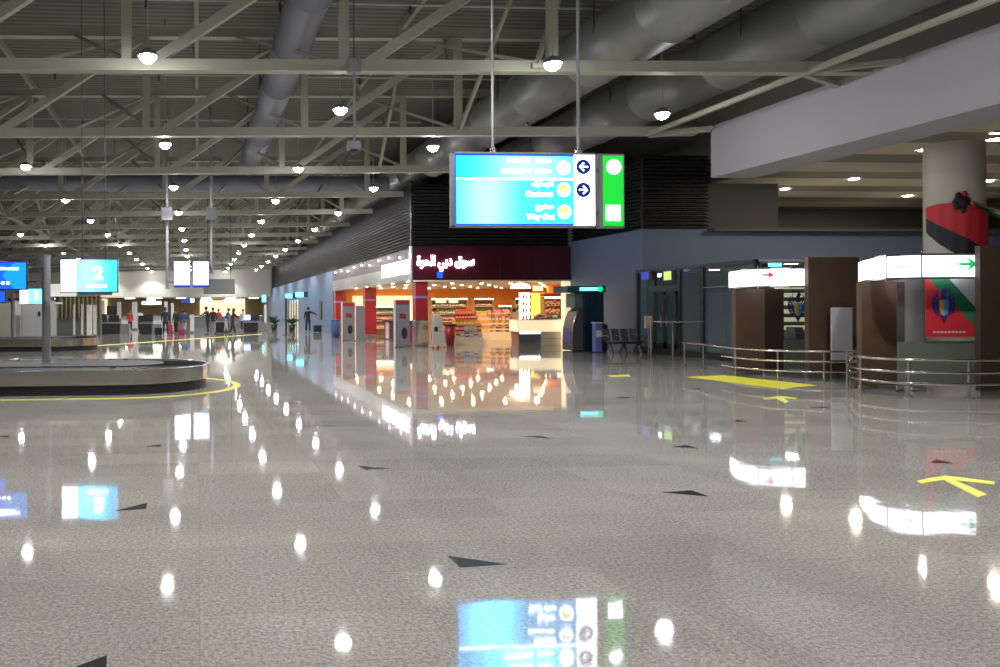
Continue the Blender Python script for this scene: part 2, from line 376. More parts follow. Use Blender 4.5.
# longitudinal bracing lines between the trusses
def brace(x, y0, label, ya=10., yb=105.):
    t = thing('longitudinal_brace', label, 'roof brace', (x, ya, zb(x)), 'bracing tubes along the roof')
    m = MB(); m.beam((x, ya, zb(x)+.1), (x, yb, zb(x)+.1), .09, .11, STEEL); m.build('rail', t)
    ys = [10.1]+TY
    for i in range(len(ys)-1):
        if ys[i] < ya-.2 or ys[i+1] > yb+.2: continue
        m = MB(); a, b = (zb(x)+.1, zt(x)) if i % 2 else (zt(x), zb(x)+.1)
        m.beam((x, ys[i], a), (x, ys[i+1], b), .10, .10, STEEL); m.build('diagonal', t)
for x, l in ((-18.4, 'far left'), (-9.6, 'left'),):
    brace(x, 0, "steel bracing tubes running along the roof, " + l, 10.)
m = MB(); m.beam((13., 3., 6.62), (13., 22.25, 6.62), .11, .11, STEEL); m.box(12.93, 13.07, 2.97, 3.03, 6.5, 6.75, STEEL); one('longitudinal_brace', m, 'single steel tube running along the roof below the right duct', 'roof brace')
# horizontal plan bracing, light tubes near the right wall
for y0, lab in ((16.2, 'pair of short tubes joining the nearest roof truss to the right fascia'), (22.25, 'pair of short tubes joining the second roof truss to the right fascia')):
    m = MB(); m.beam((13.1, y0-.1, 6.62), (14.48, y0-.75, 6.66), .12, .10, STEEL); m.beam((13.1, y0+.1, 6.60), (14.48, min(y0+.9, 21.6), 6.62), .12, .10, STEEL)
    one('wall_strut', m, lab, 'roof brace')

for k, (p, q) in enumerate((((7.4, 22.2, 6.6), (7.95, 19.1, ROOF-.1)), ((6.5, 28.3, 6.6), (6.7, 25.9, ROOF-.1)), ((7.0, 16.1, 6.6), (8.6, 17.5, ROOF-.1)))):
    m = MB(); m.beam(p, q, .09, .09, STEEL); m.box(p[0]-.1, p[0]+.1, p[1]-.1, p[1]+.04, p[2]-.05, p[2]+.05, STEEL); one('steep_strut', m, 'steep thin roof strut left of the big ducts, %s from the camera' % ['second', 'third', 'nearest'][k], 'roof brace')
# purlins on the deck
for i, x in enumerate(range(-30, 18, 6)):
    m = MB(); m.box(x-.06, x+.06, FY0, 112, ROOF-.22, ROOF, STEEL); struct('trim_%d' % (3+i), m, 'roof purlin under the deck')

# ------------------------------------------------------------------ ducts
def duct(name, X, Z, r, ya, yb, mt, label, seam=3.4):
    t = thing(name, label, 'duct', (X, ya, Z)); prof = [(r, 0)]; y = 1.2
    while y < yb-ya-.2: prof += [(r, y), (r+.02, y+.005), (r+.02, y+.05), (r, y+.055)]; y += seam
    prof += [(r, yb-ya)]; m = MB(); m.lathe(prof, (0, 0, 0), mt, 40); m.v = [(X+a, ya+c, Z-b) for a, b, c in m.v]; m.f = [q[::-1] for q in m.f]; m.build('duct_pipe', t)
    y = ya+2
    while y < yb:
        for s in (-1, 1):
            m = MB(); m.beam((X+s*(r-.01), y, Z), (X+s*(r-.01), y, ROOF), .03, .03, DARK); m.build('hanger', t)
        y += 6
    return t
duct('round_duct', 2.35, 8.15, .47, -2, 36, DUCTB, 'slim blue-grey round duct running down the hall left of centre')
duct('round_duct', 10.0, 8.0, .78, -2, 70, DUCTG, 'big galvanised round duct overhead, left one of the pair')
duct('round_duct', 13.6, 8.0, .78, -2, 60, DUCTG, 'big galvanised round duct overhead, right one of the pair')
t = thing('cross_duct', 'blue-grey duct crossing the hall above the trusses, behind the slim duct', 'duct', (-34, 36, 7.3))
m = MB(); m.cyl((-33.9, 36.5, 7.35), (8.8, 36.5, 7.35), .38, DUCTB, 28); m.build('duct_pipe', t)

# ------------------------------------------------------------------ downlights
def make_light():
    t = thing('ceiling_downlight', 'x', 'ceiling light', (0, 0, 6.36), 'round downlights in rows under the roof')
    m = MB(); m.lathe([(.16, .0), (.20, .0), (.20, .03), (.13, .10), (.06, .14), (.001, .14)], (0, 0, 6.36), GREYM, 20); m.build('housing', t)
    m = MB(); m.lathe([(.001, -.14), (.06, -.13), (.12, -.09), (.16, -.02), (.16, .01)], (0, 0, 6.36), LENS, 20); m.build('lens', t)
    m = MB(); m.cyl((0, 0, 6.49), (0, 0, ROOF), .012, STEEL, 6); m.build('stem', t)
    ld = bpy.data.lights.new('downlight', 'SPOT'); ld.energy = 640; ld.color = (1., .985, .965); ld.spot_size = math.radians(128); ld.spot_blend = .55; ld.shadow_soft_size = .07
    lo = bpy.data.objects.new('lamp', ld); C.objects.link(lo); lo.parent = t; lo.location = (0, 0, -.27)
    return t
L0 = make_light(); first = [True]
KL = .915
rowsA = [(7.8+8.7*i)*KL for i in range(0, 12)]; rowsC = [(3.2+8.7*i)*KL for i in range(0, 13)]
ROWS = [(-12.0*KL, rowsC, 'leftmost row'), (-6.15*KL, rowsC, 'row above the near carousel'), (-1.0*KL, rowsA, 'row just left of the slim duct'),
        (3.72*KL, rowsC, 'row just right of the slim duct'), (7.55*KL, rowsA, 'row beside the louvres'), (12.45*KL, rowsC[:3], 'row right of the big ducts')]
onames = ['first', 'second', 'third', 'fourth', 'fifth', 'sixth']
def infr(x, y, z):
    v = Vector((x, y, z-H)); D = v.dot(fw)
    if D < .5: return False
    a = CX+f*v.dot(rt)/D; b = CY-f*v.dot(up)/D; return -3 < a < 1003 and -3 < b < 670
for X, ys, rn in ROWS:
    k = 0
    for y in ys:
        vis = infr(X, y, 6.36)
        if X < -10 and y < 38: continue
        if vis and k < 6: lab = 'bright round downlight, %s visible one in the %s' % (onames[k], rn); k += 1
        elif vis: lab = 'tiny distant downlight far down the %s' % rn
        else: lab = 'round downlight overhead before the %s' % rn
        if first[0]: L0.location = (X, y, 6.36); L0['label'] = lab; first[0] = False
        else: dup(L0, (X, y, 6.36), lab)

def spot(name, x, y, z, r, lens, label, cat, group, em=None):
    t = thing(name, label, cat, (x, y, z), group)
    m = MB(); m.lathe([(r*.8, -.01), (r*1.15, -.012), (r*1.15, .0), (r*.8, .0)], (x, y, z), WHITE, 14); m.build('trim_ring', t)
    m = MB(); m.lathe([(.001, -.012), (r*.5, -.012), (r*.8, -.008)], (x, y, z), lens, 14); m.build('lens', t); return t
SLENS = mat('side_spot_lens', (1, .95, .85), .3, emit=600., ecol=(1, .88, .7))
s0 = None
for i, (px, py) in enumerate([(785, 189), (854, 179), (908, 196), (988, 181), (994, 140), (925, 150)]):
    p = PZ(px, py, 6.34)
    lab = 'round spotlight in the banded side ceiling, %s' % ['leftmost', 'second from the left', 'lowest in view, left of the round column', 'right of the round column, just above the swag', 'at the right edge above the others', 'hidden behind the round column'][i]
    if s0 is None: s0 = spot('recessed_spotlight', p.x, p.y, 6.34, .2, SLENS, lab, 'ceiling light', 'spotlights in the side ceiling')
    else: dup(s0, p, lab)

p = PZ(985, 131, 6.34); t = thing('linear_lamp', 'long white linear lamp in the side ceiling at the upper right edge', 'ceiling light', (p.x, p.y, 6.3))
m = MB(); m.box(p.x+.2, p.x+1.9, p.y, p.y+.14, 6.30, 6.349, WHITE); m.build('casing', t); m = MB(); m.box(p.x+.25, p.x+1.85, p.y+.02, p.y+.12, 6.29, 6.30, mat('linear_lens', (1, 1, 1), .3, emit=12., ecol=(1, .95, .85))); m.build('lens', t)
# ------------------------------------------------------------------ hanging boxes
def hang_box(px, ya, yb, Y, s, label):
    a = PY(px, ya, Y); b = PY(px, yb, Y)
    t = thing('hanging_sensor', label, 'ceiling sensor', (a.x, Y, b.z))
    m = MB(); m.box(a.x-s, a.x+s, Y-s, Y+s, a.z-s, a.z+s*1.2, GREYM); m.build('junction_box', t, bevel=.02)
    m = MB(); m.cyl((a.x, Y, a.z+s), (a.x, Y, ROOF), .012, DARK, 6); m.build('wire', t)
    m = MB(); m.cyl((a.x, Y, a.z-s), (a.x, Y, b.z), .028, GREYM, 10); m.build('drop_tube', t)
    m = MB(); m.box(b.x-s*.95, b.x+s*.95, Y-s, Y+s, b.z-s*.6, b.z+s*.7, GREYM); m.build('detector_body', t, bevel=.02)
    m = MB(); m.ball((b.x, Y, b.z-s*.65), s*.7, DARK, sz=.7); m.build('dome', t)
hang_box(354, 67, 146, 15.6, .13, 'grey box sensor hanging on a thin tube between the downlights, top centre')
hang_box(115, 198, 234, 38, .16, 'small grey sensor on a drop tube above the numbered carousel screen')

# ------------------------------------------------------------------ big direction sign
SY = 11.9
def big_sign():
    a = PY(451, 149, SY); b = PY(596, 226, SY); x0, x1, z0, z1 = a.x, b.x, 2.84, 3.985; d = .09
    t = thing('direction_sign', 'large cyan backlit direction sign with arrows hanging from two rods', 'sign', ((x0+x1)/2, SY, z0))
    m = MB(); m.box(x0, x1, SY+.02, SY+d, z0, z1, GREYM)
    for q in ((x0, x1, z0, z0+.03), (x0, x1, z1-.03, z1), (x0, x0+.05, z0, z1), (x1-.02, x1, z0, z1)): m.box(q[0], q[1], SY-.015, SY+.02, q[2], q[3], GREYM)
    m.build('housing', t, bevel=.004)
    xs = PY(574, 200, SY).x; xa = x0+.055; zc0 = z0+.035; zc1 = z1-.035
    m = MB(); m.box(xa, xs, SY-.005, SY+.02, zc0, zc1, BLUEL); m.build('blue_border', t)
    zl = z0+(z1-z0)*.645
    f1 = screen_mat('cyan_backlit_top', (.012, .5, 1.), (.09, .58, 1.), 1.9, 11., .52, .5)
    f2 = screen_mat('cyan_backlit_bottom', (.06, .5, 1.), (.012, .42, .95), 1.8, 12., .28, .32)
    m = MB(); m.box(xa+.025, xs-.003, SY-.012, SY-.005, zl+.012, zc1-.025, f1); m.build('upper_face', t)
    m = MB(); m.box(xa+.025, xs-.003, SY-.012, SY-.005, zc0+.02, zl-.012, f2); m.build('lower_face', t)
    m = MB(); m.box(xa+.03, xs, SY-.014, SY-.006, zl-.013, zl+.013, WLET); m.build('divider_line', t)
    m = MB(); m.box(xs, x1-.022, SY-.01, SY+.02, zc0, zc1, WLIT)
    m.box(xs, x1-.02, SY-.012, SY-.009, zl-.035, zl-.03, GREYM); o = m.build('arrow_panel', t)
    def px(x, y): return PY(x, y, SY)
    # pictogram discs: white and yellow
    for (cx, cy, mt) in ((563.5, 168, WLET), (563.5, 190, YLWL), (564, 212, YLWL)):
        c = px(cx, cy); m = MB(); m.cyl((c.x, SY-.012, c.z), (c.x, SY-.018, c.z), .105, WLET, 28)
        if mt is YLWL:
            m.prismY([(c.x-.085, c.z+.02), (c.x-.06, c.z+.075), (c.x+.02, c.z+.09), (c.x+.07, c.z+.05), (c.x+.085, c.z-.02), (c.x+.03, c.z-.03), (c.x+.02, c.z+.03), (c.x-.02, c.z-.02), (c.x-.06, c.z-.04)], SY-.02, SY-.0185, YLWL)
            m.prismY([(c.x-.06, c.z-.06), (c.x+.05, c.z-.055), (c.x+.03, c.z-.085), (c.x-.04, c.z-.085)], SY-.02, SY-.0185, YLWL)
        else:
            m.prismY([(c.x-.06, c.z-.05), (c.x+.06, c.z-.05), (c.x+.04, c.z-.08), (c.x-.04, c.z-.08)], SY-.02, SY-.0185, YLWL)
        m.build('pictogram', t)
    for cy, sgn in ((167, -1), (190, 1)):
        c = px(583, cy); m = MB(); m.cyl((c.x, SY-.01, c.z), (c.x, SY-.016, c.z), .115, mat('arrow_blue', (.005, .03, .3), .4), 28); y = SY-.019; y2 = SY-.0165
        m.prismY([(c.x-sgn*.07, c.z-.011), (c.x+sgn*.05, c.z-.011), (c.x+sgn*.05, c.z+.011), (c.x-sgn*.07, c.z+.011)], y, y2, WLIT)
        for s in (1, -1):
            m.prismY([(c.x+sgn*.072, c.z), (c.x+sgn*.0, c.z+s*.07), (c.x-sgn*.012, c.z+s*.05), (c.x+sgn*.045, c.z)], y, y2, WLIT)
        m.build('arrow_disc', t)
    c = px(542, 185); lettering('lettering', AR_CUST, .1, WLET, t, (c.x, SY-.016, c.z+.01), width=.33, height=.1, off=.004)
    c = px(539, 194); lettering('lettering', 'Customs', .1, WLET, t, (c.x, SY-.016, c.z), width=.42, height=.085, off=.004)
    c = px(544, 208); lettering('lettering', AR_EXIT, .1, WLET, t, (c.x, SY-.016, c.z), width=.27, height=.11, off=.004)
    c = px(540, 217.5); lettering('lettering', 'Way Out', .1, WLET, t, (c.x, SY-.016, c.z), width=.44, height=.1, off=.004)
    for (cx, cy, wd, h) in ((518, 160.5, .36, .055), (543, 161, .27, .055), (516, 171, .46, .06), (543, 171.5, .27, .055)):
        c = px(cx, cy); m = MB(); n = int(wd/.055); rnd = random.Random(cx)
        for i in range(n):
            xx = c.x-wd/2+(i+.5)*wd/n; hh = h*rnd.uniform(.6, 1.1); m.box(xx-.019, xx+.019, SY-.02, SY-.012, c.z-hh/2, c.z+hh/2, WLET)
        m.build('lettering', t)
    m = MB(); m.cyl((px(494, 150).x, SY+.05, z1), (px(494, 150).x, SY+.05, ROOF), .022, GREYM, 12); m.cyl((px(494, 150).x, SY+.05, z1), (px(494, 150).x, SY+.05, z1+.06), .05, CHROME, 12); m.build('suspension_rod', t)
    m = MB(); m.cyl((px(580, 150).x, SY+.05, z1), (px(580, 150).x, SY+.05, ROOF), .026, GREYM, 12); m.cyl((px(580, 150).x, SY+.05, z1), (px(580, 150).x, SY+.05, z1+.06), .055, CHROME, 12); m.build('suspension_rod', t)
    # green exit box on the right end
    a = PY(603, 155, SY); b = PY(625, 227, SY)
    t2 = thing('exit_sign', 'narrow upright green exit box fixed to the right end of the cyan sign', 'sign', ((a.x+b.x)/2, SY, b.z))
    m = MB(); m.box(a.x-.07, b.x, SY+.005, SY+.1, b.z-.015, a.z+.02, GREYM); m.build('housing', t2, bevel=.005)
    m = MB(); m.box(a.x-.1, a.x-.06, SY+.03, SY+.12, a.z-.25, a.z-.2, GREYM); m.box(a.x-.1, a.x-.06, SY+.03, SY+.12, b.z+.2, b.z+.25, GREYM); m.build('bracket', t2)
    m = MB(); m.box(a.x, b.x-.025, SY-.008, SY+.005, b.z+.015, a.z-.01, GREENL); m.build('green_face', t2)
    c = PY(613.5, 167, SY); e = PY(613, 213, SY)
    m = MB(); m.cyl((c.x, SY-.008, c.z), (c.x, SY-.012, c.z), .115, WLIT, 28); m.build('white_disc', t2)
    m = MB(); m.box(e.x-.115, e.x+.115, SY-.012, SY-.008, e.z-.12, e.z+.12, WLIT); m.cyl((e.x, SY-.012, e.z-.06), (e.x, SY-.014, e.z-.06), .02, GREENL, 12); m.build('white_square', t2)
big_sign()

# ------------------------------------------------------------------ floor markings and inlays
def Fp(px, py): p = PZ(px, py); return (p.x, p.y)
tri = [([(448, 556), (460, 567.5), (506, 564.5)], 'largest dark triangle inlaid in the floor, near bottom centre'),
       ([(358, 466), (365, 469.8), (390, 468.6)], 'dark floor triangle left of centre, beyond the largest one'),
       ([(520, 436.6), (541, 436), (551, 438.6)], 'dark floor triangle in front of the shop'),
       ([(662, 492.5), (692, 490.5), (708, 496.5)], 'dark floor triangle nearest the lower right of centre'),
       ([(672, 447), (686, 445.3), (698, 448.4)], 'dark floor triangle below the waiting bench'),
       ([(930, 463), (936, 459.5), (955, 463.5)], 'dark floor triangle just beyond the big yellow arrow'),
       ([(76, 667), (107, 655.5), (106, 675)], 'dark floor triangle cut by the bottom edge, lower left'),
       ([(115, 511), (147, 503), (146, 509)], 'dark floor triangle just below the carousel side, left'),
       ([(145, 446.5), (162, 444.6), (160, 446.8)], 'small dark floor triangle near the carousel end'),
       ([(731, 421.5), (739, 419.8), (746, 421.7)], 'small dark floor triangle below the yellow hatching'),
       ([(617, 398), (625, 396.7), (631, 398.2)], 'tiny dark floor triangle below the blue wall'),
       ([(314, 426), (318, 425.1), (334, 426.4)], 'small dark floor triangle left of the lit reflection'),
       ([(289, 402.4), (296, 401.3), (302, 402.6)], 'tiny dark floor triangle far down the hall'),
       ([(810, 407.5), (822, 406.6), (832, 408)], 'thin dark floor triangle between the two booths'),
       ([(692, 389), (699, 388.2), (705, 389.3)], 'tiny dark floor triangle beside the yellow hatching'),
       ([(-2, 436.5), (9, 435.5), (8, 437.5)], 'dark floor triangle at the left edge')]
for poly, lab in tri:
    m = MB(); m.prism([Fp(*p) for p in poly], .0005, .0025, INLAY); one('floor_inlay', m, lab, 'floor inlay', 'dark triangles inlaid in the granite')
def stripes(poly_px, lab, name='floor_marking'):
    m = MB()
    for poly in poly_px: m.prism([Fp(*p) for p in poly], .0005, .004, YEL)
    return one(name, m, lab, 'floor marking')
stripes([[(917, 481), (930, 478.2), (945, 476), (956, 477), (995, 482), (994, 484.6), (955, 480.4), (987, 494.6), (978, 497.6), (944, 480.2), (930, 482.2), (921, 484)]], 'large yellow arrow painted on the floor at right')
stripes([[(763, 398.2), (780, 396.2), (797, 398), (795, 399), (784, 398.2), (789, 401.6), (785, 402.8), (776, 398.4), (765, 399.4)]], 'small yellow arrow on the floor below the yellow hatching')
stripes([[(608, 375.6), (629, 374.6), (631, 376.6), (612, 377)]], 'short yellow bar on the floor below the waiting bench')
stripes([[(-40, 368), (19, 357.8), (17, 360.2), (-40, 371)]], 'yellow line on the floor between the two carousels')
stripes([[(96, 345.4), (262, 333.8), (262, 334.4), (96, 346.3)]], 'long thin yellow line across the floor before the inspection desks')
# hatched yellow rectangle
m = MB(); A, B, Cc, D = [Vector((*Fp(*p), 0)) for p in ((686, 377), (724, 375.4), (817, 385.4), (783, 389))]
for i in range(9):
    a = i/9; b = (i+.93)/9
    p = [A.lerp(D, a), A.lerp(D, b), B.lerp(Cc, b), B.lerp(Cc, a)]; m.prism([(q.x, q.y) for q in p], .0005, .004, YEL)
m.prism([(q.x, q.y) for q in (A, D, D.lerp(Cc, .16), A.lerp(B, .16))], .0006, .0045, YEL); m.prism([(q.x, q.y) for q in (B, Cc, Cc.lerp(D, .16), B.lerp(A, .16))], .0006, .0045, YEL)
one('floor_marking', m, 'hatched yellow rectangle painted on the floor before the left booth', 'floor marking')

# ------------------------------------------------------------------ carousels
def stadium(cx, cy, r, xl, n=24):
    pts = [(xl, cy-r)]
    for i in range(n+1):
        t = -PI/2+PI*i/n; pts.append((cx+r*math.cos(t), cy+r*math.sin(t)))
    pts.append((xl, cy+r)); return pts
def ring_prism(m, outer, inner, z0, z1, mt):
    n = len(outer); v = [(p[0], p[1], z) for z in (z0, z1) for pts in (outer, inner) for p in pts]; fs = []
    for i in range(n-1):
        fs += [(2*n+i, 2*n+i+1, 3*n+i+1, 3*n+i), (i, i+1, 2*n+i+1, 2*n+i), (n+i+1, n+i, 3*n+i, 3*n+i+1), (i+1, i, n+i, n+i+1)]
    return m.add(v, fs, mt)
BELT = mat('black_carousel_slats', (.05, .05, .05), .55, 0, .2, 8, spec=.25)
def carousel(cx, cy, r, xl, ht, lab):
    t = thing('baggage_carousel', lab, 'baggage carousel', (cx-3, cy, 0))
    m = MB(); m.prism(stadium(cx, cy, r-.08, xl), 0, .19, BLACKP); m.build('plinth', t)
    m = MB(); ring_prism(m, stadium(cx, cy, r, xl), stadium(cx, cy, r-.06, xl), .19, ht, INOX); m.build('side_panel', t)
    m = MB(); m.prism(stadium(cx, cy, r-.061, xl), .191, ht-.03, DARK); m.build('deck', t)
    m = MB(); O = stadium(cx, cy, r-.1, xl, 24); I = stadium(cx, cy, r-.95, xl, 24)
    # overlapping crescent slats
    def slat(a, b, c, d): m.add([(a[0], a[1], ht-.03), (b[0], b[1], ht-.03), (c[0], c[1], ht-.03), (d[0], d[1], ht-.03), (a[0], a[1], ht+.0), (b[0], b[1], ht-.012), (c[0], c[1], ht-.012), (d[0], d[1], ht+.0)], [(0, 3, 2, 1), (4, 5, 6, 7), (0, 1, 5, 4), (1, 2, 6, 5), (2, 3, 7, 6), (3, 0, 4, 7)], BELT)
    def shr(p, q, k=.97): return (p[0]+(q[0]-p[0])*k, p[1]+(q[1]-p[1])*k)
    for i in range(1, len(O)-2): slat(O[i], shr(O[i], O[i+1]), shr(I[i], I[i+1]), I[i])
    x = xl
    while x < cx-.3:
        slat((x, cy-r+.1), (x+.28, cy-r+.1), (x+.28, cy-r+.95), (x, cy-r+.95)); slat((x+.28, cy+r-.1), (x, cy+r-.1), (x, cy+r-.95), (x+.28, cy+r-.95)); x += .3
    m.build('belt', t)
    m = MB(); m.prism(stadium(cx, cy, r-.97, xl), ht-.03, ht+.02, mat('carousel_island_top', (.08, .08, .08), .6, 0, .15, 3, spec=.2)); m.build('island', t); return t
carousel(-1.62, 17.1, 1.86, -14, .47, 'near baggage carousel with stainless side and rounded right end')
carousel(-5.8, 33.6, 1.7, -22, .50, 'further baggage carousel behind the grey pole')
m = MB(); ring_prism(m, stadium(-1.62, 17.1, 2.52, -14), stadium(-1.62, 17.1, 2.36, -14), .0005, .004, YEL); one('floor_marking', m, 'yellow line curving around the near carousel', 'floor marking', org=(-5, 17.1, 0))

# ------------------------------------------------------------------ screens and poles at left
def pole(px, ytop, zbot, Y, r, lab, mt=GREYM, ztop=None):
    a = PY(px, ytop, Y); m = MB(); z1 = ztop or a.z; m.cyl((a.x, Y, zbot), (a.x, Y, z1), r, mt, 18); m.cyl((a.x, Y, zbot), (a.x, Y, zbot+.02), r*1.7, mt, 18); m.cyl((a.x, Y, z1), (a.x, Y, z1+.015), r*1.04, mt, 18)
    return one('screen_pole', m, lab, 'pole', org=(a.x, Y, zbot))
POLEG = mat('pole_grey', (.33, .33, .35), .35, .3, .05, 4)
pole(46, 256, .492, 17.1, .09, 'thick grey pole standing on the near carousel', POLEG)
pole(13, 292, .522, 33.6, .085, 'grey pole on the further carousel holding the small cyan screen', POLEG)
def screen_box(name, px0, px1, py0, py1, Y, lab, cat, d=.12, bd=.02, frame=BLACKP):
    a = PY(px0, py0, Y); b = PY(px1, py1, Y)
    t = thing(name, lab, cat, ((a.x+b.x)/2, Y, b.z))
    m = MB(); m.box(a.x-bd, b.x+bd, Y+.004, Y+d, b.z-bd, a.z+bd, frame); m.build('casing', t, bevel=.006); return t, a, b
def face(t, x0, x1, z0, z1, Y, mt, name='lit_face', dy=.004):
    m = MB(); m.box(x0, x1, Y-dy, Y+.003, z0, z1, mt); return m.build(name, t)
# numbered screen
YS = 16.5
t, a, b = screen_box('carousel_screen', 61, 117, 260, 291.5, YS, 'carousel number screen, white at left and cyan at right, above the near carousel', 'screen', .14, .02, mat('screen_blue_frame', (.03, .12, .25), .3))
xm = PY(76.5, 280, YS).x
face(t, a.x, xm, b.z, a.z, YS, WLIT, 'white_panel')
face(t, xm, b.x, b.z, a.z, YS, screen_mat('cyan_number_face', (.10, .62, 1.), (.02, .5, 1.), 1.3, 6.5, .32, .6), 'cyan_panel')
c = PY(98, 273, YS); lettering('numeral', '2', .4, WLET, t, (c.x, YS-.008, c.z), width=.20, height=.27, off=.012)
c = PY(97, 286, YS); m = MB()
for i in range(7): m.box(c.x-.2+i*.058, c.x-.155+i*.058, YS-.012, YS-.004, c.z-.025, c.z+.02+.01*(i % 2), WLET)
m.build('lettering', t)
m = MB(); e = PY(78, 292.5, YS); g = PY(112, 294.5, YS); m.box(e.x, g.x, YS+.02, YS+.13, g.z-.01, b.z-.022, GREYM); m.build('bottom_rail', t)
for px in (82, 105):
    q = PY(px, 258, YS); m = MB(); m.cyl((q.x, YS+.07, a.z+.02), (q.x, YS+.07, ROOF), .008, DARK, 6); m.build('hanging_wire', t)
# blue information screen at the left edge on arms from the thick pole
BL2 = mat('light_blue_face', (.02, .25, .9), .3, emit=1.0, ecol=(.0, .27, .95))
t, a, b = screen_box('information_screen', -42, 26, 262.5, 289, YS-.1, 'deep blue information screen cut by the left edge, fixed to the thick pole', 'screen')
face(t, a.x, b.x, b.z, a.z, YS-.1, BLUEL, 'blue_panel')
Yq = YS-.1; q = lambda x, y: (PY(x, y, Yq).x, PY(x, y, Yq).z)
m = MB(); m.prismY([q(2, 276), q(14, 262.8), q(26, 262.8), q(26, 288.8), q(14, 288.8)], Yq-.007, Yq-.004, BL2); m.build('light_blue_wedge', t)
m = MB()
for i in range(9): x, z = q(-6+i*2.9, 268.5); m.box(x-.02, x+.024, Yq-.013, Yq-.007, z-.025, z+.02, WLET)
for i in range(3): x, z = q(-2+i*5, 283); m.box(x-.03, x+.03, Yq-.013, Yq-.007, z-.02, z+.02, WLET)
m.build('lettering', t)
for y in (266.5, 283):
    z = PY(30, y, 17).z; m = MB(); m.box(b.x-.1, PY(43, y, 17.1).x, 16.44, 17.1, z-.02, z+.02, DARK); m.build('mounting_arm', t)
t, a, b = screen_box('information_screen', -42, 5, 291.5, 302, YS-.1, 'lower dark blue screen at the left edge, under the blue screen', 'screen')
face(t, a.x, b.x, b.z, a.z, YS-.1, BLUEL, 'blue_panel')
# small screen on the further carousel
Y2 = 33.4
t, a, b = screen_box('carousel_screen', 20, 43.5, 289, 303.5, Y2, 'small white and cyan carousel screen on the further pole', 'screen', .16, .02, TEAL)
xm = PY(28, 295, Y2).x; face(t, a.x, xm, b.z, a.z, Y2, WLIT, 'white_panel'); face(t, xm, b.x, b.z, a.z, Y2, CYANL, 'cyan_panel')
c = PY(36.5, 295.5, Y2); lettering('numeral', '3', .4, WLET, t, (c.x, Y2-.008, c.z), width=.16, height=.34, off=.012)
for y in (292, 299):
    z = PY(18, y, Y2).z; m = MB(); m.box(PY(13, y, Y2).x, a.x, Y2+.06, Y2+.12, z-.03, z+.03, DARK); m.build('mounting_arm', t)
one('sign_board', MB().box(PY(50, 290, 31).x, PY(76, 290, 31).x, 31, 31.1, PY(50, 296.5, 31).z, PY(50, 284, 31).z, mat('cream_sign', (.8, .78, .7), .5, emit=.25)), 'cream board behind the numbered carousel screen', 'sign')
# twin flight information monitors
Y3 = 32.4
for k, (p0, p1, lab) in enumerate(((174.3, 189.5, 'left white flight information monitor of the hanging pair'), (193.3, 208.3, 'right white flight information monitor of the hanging pair'))):
    t, a, b = screen_box('flight_monitor', p0, p1, 262, 287, Y3, lab, 'screen', .1, .02, DBLUE)
    face(t, a.x, b.x, b.z+.09, a.z, Y3, WLIT, 'white_panel'); face(t, a.x, b.x, b.z, b.z+.08, Y3, DBLUE, 'blue_strip')
    s = -1 if k == 0 else 1; ex = a.x if k == 0 else b.x; pxx = PY(167 if k == 0 else 211.5, 280, Y3).x
    for z in (b.z+.2, a.z-.25):
        m = MB(); m.beam((ex, Y3+.08, z), (pxx, Y3+.15, z), .04, .05, GREYM); m.build('mounting_arm', t)
pole(167, 216, PY(167, 288.5, Y3).z, Y3+.2, .06, 'left ceiling pole of the hanging flight monitors', POLEG, ROOF)
pole(211.5, 216, PY(211, 266, Y3).z-.3, Y3+.2, .06, 'right ceiling pole of the hanging flight monitors', POLEG, ROOF)
for px, lab in ((167, 'left'), (211.5, 'right')):
    p = PY(px, 214, Y3); m = MB(); m.box(p.x-.22, p.x+.22, Y3-.12, Y3-.0, p.z-.25, p.z+.25, GREYM); one('pole_bracket', m, 'square plate at the top of the %s flight monitor pole' % lab, 'bracket')
a = PY(203.5, 279, 46); b = PY(235, 294, 46); t = thing('sign_board', 'dark grey hanging sign seen from behind, right of the monitors', 'sign', (a.x, 46, b.z))
m = MB(); m.box(a.x, b.x, 46, 46.25, b.z, a.z, GREYM); m.build('casing', t, bevel=.02)
for px in (208, 231): x = XY(px, 46); m = MB(); m.cyl((x, 46.1, a.z), (x, 46.1, ROOF), .02, DARK, 6); m.build('hanging_wire', t)

# ------------------------------------------------------------------ people
def grow(name, verts, edges, radii, mt, parent, sub=2):
    me = bpy.data.meshes.new(name); me.from_pydata(verts, edges, []); me.update()
    o = bpy.data.objects.new('tmp', me); C.objects.link(o)
    sk = o.modifiers.new('s', 'SKIN'); sk.use_smooth_shade = True
    if not me.skin_vertices: return None
    for i, r in enumerate(radii): me.skin_vertices[0].data[i].radius = r if isinstance(r, tuple) else (r, r)
    me.skin_vertices[0].data[0].use_root = True
    sb = o.modifiers.new('u', 'SUBSURF'); sb.levels = sub; sb.render_levels = sub
    bpy.context.view_layer.update()
    nm = bpy.data.meshes.new_from_object(o.evaluated_get(bpy.context.evaluated_depsgraph_get()))
    bpy.data.objects.remove(o); nm.materials.clear(); nm.materials.append(mt)
    for p in nm.polygons: p.use_smooth = True; p.material_index = 0
    q = bpy.data.objects.new(name, nm); C.objects.link(q); q.parent = parent; return q
